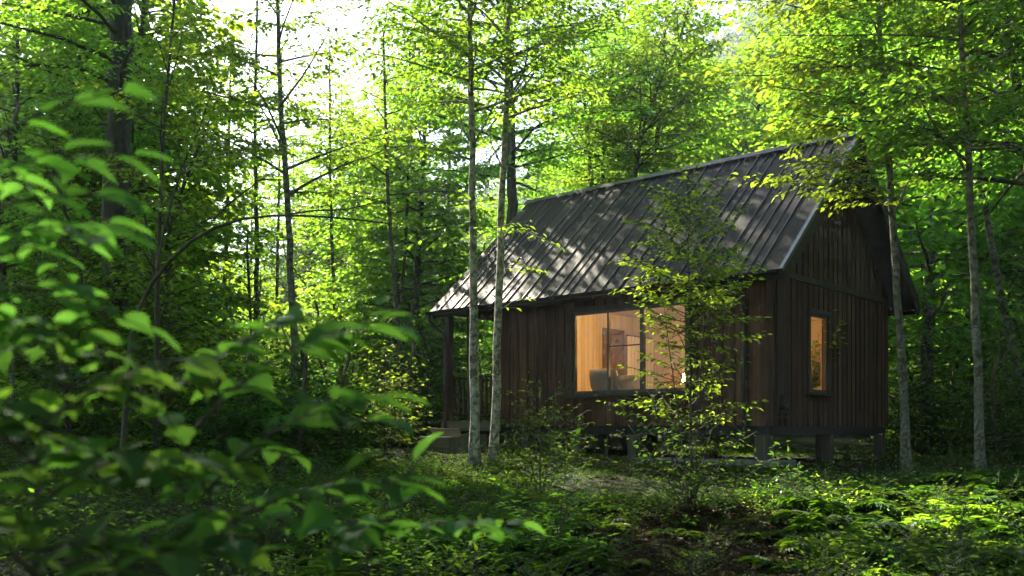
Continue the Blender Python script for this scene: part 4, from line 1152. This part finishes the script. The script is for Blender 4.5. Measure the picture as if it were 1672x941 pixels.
field(seeds, 640, 1320, 8.0, 12.8, 40, .3, (.5, .9), 'small leafy plant on the mossy ground before the cabin piers', 'small plants before the cabin piers', lambda px, Y: px < 900 or Y < 10.2)
field(seeds, 350, 900, 4.9, 9.5, 46, .3, (.7, 1.3), 'small leafy plant on the dark ground near the blurred saplings', 'small plants near the blurred saplings')
field(seeds, 880, 1330, 5.0, 8.2, 34, .45, (.5, .8), 'small lone plant sprouting from the bare brown soil', 'lone plants on the bare soil')
# the few bright ones that stand out
def single(proto, px, Y, sc, label):
    o = place([proto], px, Y, sc, label, None)
    if 'group' in o: del o['group']
    return o
for px, Y, h, lm, sd, lab in ((905, 6.3, .72, 'leaf_young', 331, 'bright layered young plant between the soil and blurred leaves, tallest of its kind'), (768, 5.6, .30, 'leaf_young', 332, 'bright tuft of a young plant at the lower picture edge near blurred leaves'),
                       (993, 6.0, .26, 'leaf_cover', 333, 'small pale sprig standing alone on the brown soil'), (650, 5.4, .42, 'leaf_young', 334, 'yellow-green young plant just behind the thin bare blurred stem'), (1560, 5.7, .55, 'leaf_cover', 335, 'upright young plant with bright tip among the dark gable-side shrubs')):
    b = base_at(px, Y); t = thing('young_plant', lab, 'plant', b); pl = Plant(sd, .06, .026, lm, 'bark_thin', LEAF6, droop=.1, tilt=.22)
    for i in range(5):
        az = i * 1.256 + pl.r.uniform(-.3, .3); rr = .12 + .5 * (i > 0)
        pts = pl.path(b, (math.cos(az) * rr, math.sin(az) * rr, 1), h * (1.1 if i == 0 else pl.r.uniform(.65, .95)), 7, .5, .06)
        pl.wood.tube(pts, np.linspace(.005, .0015, 8), 4, 0, False); pl.dress(pts, .2, .06, .36, 0)
    pl.finish(t, 'stem', 'foliage')

# ground cover and fallen leaves: nobody could count them
r_ = np.random.default_rng(9)
def scatter(n, y0, y1, x0=-150, x1=1850):
    Y = np.sqrt(r_.uniform(y0 * y0, y1 * y1, n)); px = r_.uniform(x0, x1, n); return (px - PX0) / F * Y, Y, px
x, y, px = scatter(52000, 3.6, 22)
lx, ly = to_cabin(x, y)
inside = (lx > -7.3) & (lx < .15) & (ly > -.1) & (ly < 5.2)
soil = np.exp(-((px - 1110) / 230) ** 2) * (sstep(4, 5, y) * (1 - sstep(8, 9.5, y)))
dens = .52 + 1.5 * vnoise(x * .8 + 3, y * .8) - .1 * sstep(1250, 1450, px) - .6 * soil - .5 * sstep(13, 20, y) * (px < 900)
ok = (r_.random(len(x)) < dens) & ~inside
x, y = x[ok], y[ok]; n = len(x); z = ground_z(x, y)
k = 7; g = Geo()
az = r_.uniform(0, 6.283, (n, k)); hh = (r_.uniform(.02, .13, n) * (1 - .65 * sstep(9.0, 11, y) * sstep(860, 940, (x / y) * F + PX0) * (1 - sstep(1330, 1400, (x / y) * F + PX0))))[:, None] * r_.uniform(.5, 1.2, (n, k)); rad = r_.uniform(.01, .08, (n, k))
Pn = np.stack([x[:, None] + rad * np.cos(az), y[:, None] + rad * np.sin(az), z[:, None] + hh], -1).reshape(-1, 3)
D = np.stack([np.cos(az), np.sin(az), r_.normal(.05, .3, (n, k))], -1).reshape(-1, 3)
Nn = np.stack([r_.normal(0, .4, (n, k)), r_.normal(0, .4, (n, k)), np.ones((n, k))], -1).reshape(-1, 3)
add_leaves(g, Pn, D, Nn, r_.uniform(.018, .055, n * k), LEAF6, 0, 1.0)
o = g.build('ground_cover', M['leaf_cover']); tag(o, 'low green leaves carpeting the forest floor round the cabin', 'ground cover', kind='stuff')
x, y, px = scatter(30000, 3.4, 24); x2, y2, px2 = scatter(26000, 4.2, 9.5, 480, 1420); x = np.concatenate([x, x2]); y = np.concatenate([y, y2])
lx, ly = to_cabin(x, y); n = len(x)
g = Geo()
Pn = np.stack([x, y, ground_z(x, y) + r_.uniform(.004, .03, n)], -1); az = r_.uniform(0, 6.283, n)
nr = 170
lx = r_.uniform(RX0, RX1, nr); a_ = SLEN * r_.random(nr) ** 1.6
rp = np.array([from_cabin(*slope_pt(u, v, .012)) for u, v in zip(lx, a_)])
rn = np.array(from_cabin(0, -math.sin(RA), math.cos(RA))) - np.array(from_cabin(0, 0, 0))
aa = r_.uniform(0, 6.283, nr)
ux = np.array(from_cabin(1, 0, 0)) - np.array(from_cabin(0, 0, 0)); uy = np.cross(rn, ux)
add_leaves(g, rp, np.cos(aa)[:, None] * ux + np.sin(aa)[:, None] * uy + .15 * rn, rn + r_.normal(0, .2, (nr, 3)), r_.uniform(.04, .08, nr), LEAF6)
add_leaves(g, Pn, np.stack([np.cos(az), np.sin(az), r_.normal(0, .25, n)], -1), np.stack([r_.normal(0, .4, n), r_.normal(0, .4, n), np.ones(n)], -1), r_.uniform(.02, .065, n), LEAF6, 0, 1.1)
o = g.build('leaf_litter', M['litter']); tag(o, 'brown fallen leaves littering the bare soil and the roof', 'fallen leaves', kind='stuff')
# fallen sticks
for i, (pa, pb, Y0, Y1, r0, lab) in enumerate(((600, 760, 9.2, 9.6, .022, 'mossy fallen branch lying on the ground before the steps'), (1185, 1330, 7.2, 6.8, .014, 'thin dead stick lying on the bare soil'), (590, 690, 7.4, 7.9, .03, 'dark rotten log end among leaves by the blurred saplings'))):
    a = base_at(pa, Y0); b = base_at(pb, Y1); q = np.array([a + (b - a) * u for u in np.linspace(0, 1, 7)]); q[:, 2] = ground_z(q[:, 0], q[:, 1]) + r0 * .8; q[1:-1] += r_.normal(0, .02, (5, 3))
    g = Geo(); g.tube(q, np.linspace(r0, r0 * .5, 7), 7); o = g.build('fallen_branch', M['bark_thin'], None, True); tag(o, lab, 'branch')

# ------------------------------------------------------------------ broad-leaved saplings close to the camera
def near_plant(seed, foot, stems, label, leaf=.09):
    """stems: lists of (px, py, depth); the first point of each is its root, leaves sit alternately along the outer part"""
    b = base_at(*foot); t = thing('broadleaf_sapling', label, 'sapling', b)
    pl = Plant(seed, leaf, leaf * .34, 'leaf_blur', 'bark_blur', BROAD, droop=.16, tilt=.32, twig=True)
    for st in stems:
        q = np.array([P(*w) for w in st['via']])
        if st.get('root'): q = np.concatenate([b[None], q])
        seg = np.linalg.norm(np.diff(q, axis=0), axis=1); cum = np.concatenate([[0], np.cumsum(seg)])
        n = max(6, int(cum[-1] / .06)); u = np.linspace(0, cum[-1], n)
        c = np.stack([np.interp(u, cum, q[:, k]) for k in range(3)], -1)
        for _ in range(3): c[1:-1] = (c[:-2] + 2 * c[1:-1] + c[2:]) / 4
        pl.wood.tube(c, np.linspace(st.get('r', .004), .0012, n), 6, 0, False)
        if st.get('leaves', True):
            pl.leaves(c, st.get('f0', .25), st.get('s', 1.0))
            sg = 1
            for f in () if st.get('tw', True) is False else np.arange(max(.25, st.get('f0', .25)), .9, .15):                # short side twigs, each with a few leaves
                j = int(f * (n - 1)); t_ = nz(c[j + 1] - c[j]); sd = nz(np.cross(UP, t_)) * sg; sg = -sg
                tw = pl.path(c[j], t_ * .6 + sd * .8 + UP * pl.r.normal(-.05, .12), pl.r.uniform(.12, .22), 4, .6, .08)
                pl.fol.tube(tw, np.linspace(.0018, .001, 5), 4, 1, False); pl.leaves(tw, .3, st.get('s', 1.0) * .95)
    pl.finish(t, 'stem', 'foliage'); return t
near_plant(401, (420, 1.75), [
    dict(via=[(410, 1000, 1.7), (360, 860, 1.7), (300, 700, 1.7), (230, 620, 1.68), (120, 560, 1.66)], root=True, r=.006, f0=.6),
    dict(via=[(340, 800, 1.7), (380, 735, 1.72), (440, 690, 1.75), (540, 660, 1.78), (620, 650, 1.8)], f0=.2),
    dict(via=[(310, 710, 1.7), (400, 610, 1.75), (480, 560, 1.8), (560, 530, 1.84), (620, 525, 1.86)], f0=.12),
    dict(via=[(270, 660, 1.7), (330, 590, 1.72), (400, 545, 1.74), (480, 530, 1.76)], f0=.1),
    dict(via=[(230, 620, 1.68), (150, 575, 1.6), (60, 545, 1.55), (-40, 540, 1.5)], f0=.1),
    dict(via=[(360, 860, 1.7), (460, 800, 1.75), (540, 785, 1.78), (600, 782, 1.8), (650, 790, 1.82)], f0=.12),
    dict(via=[(350, 830, 1.7), (260, 770, 1.65), (170, 735, 1.6), (60, 720, 1.55)], f0=.1),
    dict(via=[(390, 930, 1.7), (470, 880, 1.7), (400, 840, 1.6), (330, 820, 1.55)], f0=.2)], 'blurred sapling with broad leaves on arching stems, close before the lens')
near_plant(402, (60, 1.5), [
    dict(via=[(60, 1000, 1.5), (55, 800, 1.5), (70, 640, 1.5), (110, 560, 1.52)], root=True, r=.006, f0=.5),
    dict(via=[(58, 830, 1.5), (130, 760, 1.5), (220, 730, 1.52), (330, 745, 1.55)], f0=.12),
    dict(via=[(55, 760, 1.5), (0, 700, 1.45), (-80, 660, 1.4)], f0=.1),
    dict(via=[(62, 700, 1.5), (130, 640, 1.5), (210, 610, 1.52), (290, 600, 1.55)], f0=.12),
    dict(via=[(58, 900, 1.5), (150, 870, 1.5), (240, 880, 1.5), (320, 900, 1.52)], f0=.1),
    dict(via=[(58, 940, 1.5), (0, 880, 1.45), (-60, 850, 1.4)], f0=.1)], 'blurred sapling with dark drooping leaves at the lower frame corner')
near_plant(403, (560, 2.0), [
    dict(via=[(606, 960, 2.0), (640, 850, 2.0), (676, 755, 2.0)], root=True, r=.004, f0=.9),
    dict(via=[(606, 960, 2.0), (560, 880, 2.0), (600, 862, 2.0), (700, 850, 2.02), (790, 852, 2.05), (850, 856, 2.08)], f0=.2, s=.95),
    dict(via=[(640, 850, 2.0), (560, 850, 1.95), (520, 865, 1.9)], f0=.3, s=.9)], 'blurred young plant with a thin bare stem and one long leafy side shoot')
near_plant(404, (-180, 1.5), [
    dict(via=[(-170, 900, 1.5), (-140, 600, 1.5), (-120, 400, 1.5), (-100, 260, 1.5)], root=True, r=.008, leaves=False),
    dict(via=[(-120, 400, 1.5), (-20, 330, 1.45), (90, 310, 1.42), (190, 320, 1.4)], f0=.45, tw=False),
    dict(via=[(-100, 290, 1.5), (20, 200, 1.45), (120, 150, 1.42), (200, 150, 1.4)], f0=.5, tw=False),
    dict(via=[(-130, 480, 1.5), (-20, 420, 1.45), (80, 380, 1.42), (180, 385, 1.4)], f0=.4, tw=False),
    dict(via=[(-130, 560, 1.5), (-60, 490, 1.45), (20, 455, 1.42), (90, 470, 1.4)], f0=.3),
    dict(via=[(-120, 440, 1.5), (-40, 380, 1.6), (40, 360, 1.7), (110, 390, 1.75)], f0=.3),
    dict(via=[(-110, 340, 1.5), (-30, 270, 1.6), (50, 250, 1.7), (120, 270, 1.75)], f0=.4)], 'blurred leafy sapling reaching into view before the massive mossy trunk')
for p_ in list(COL.objects):
    if p_.get('label') == 'x':
        for c_ in list(p_.children): bpy.data.objects.remove(c_)
        bpy.data.objects.remove(p_)
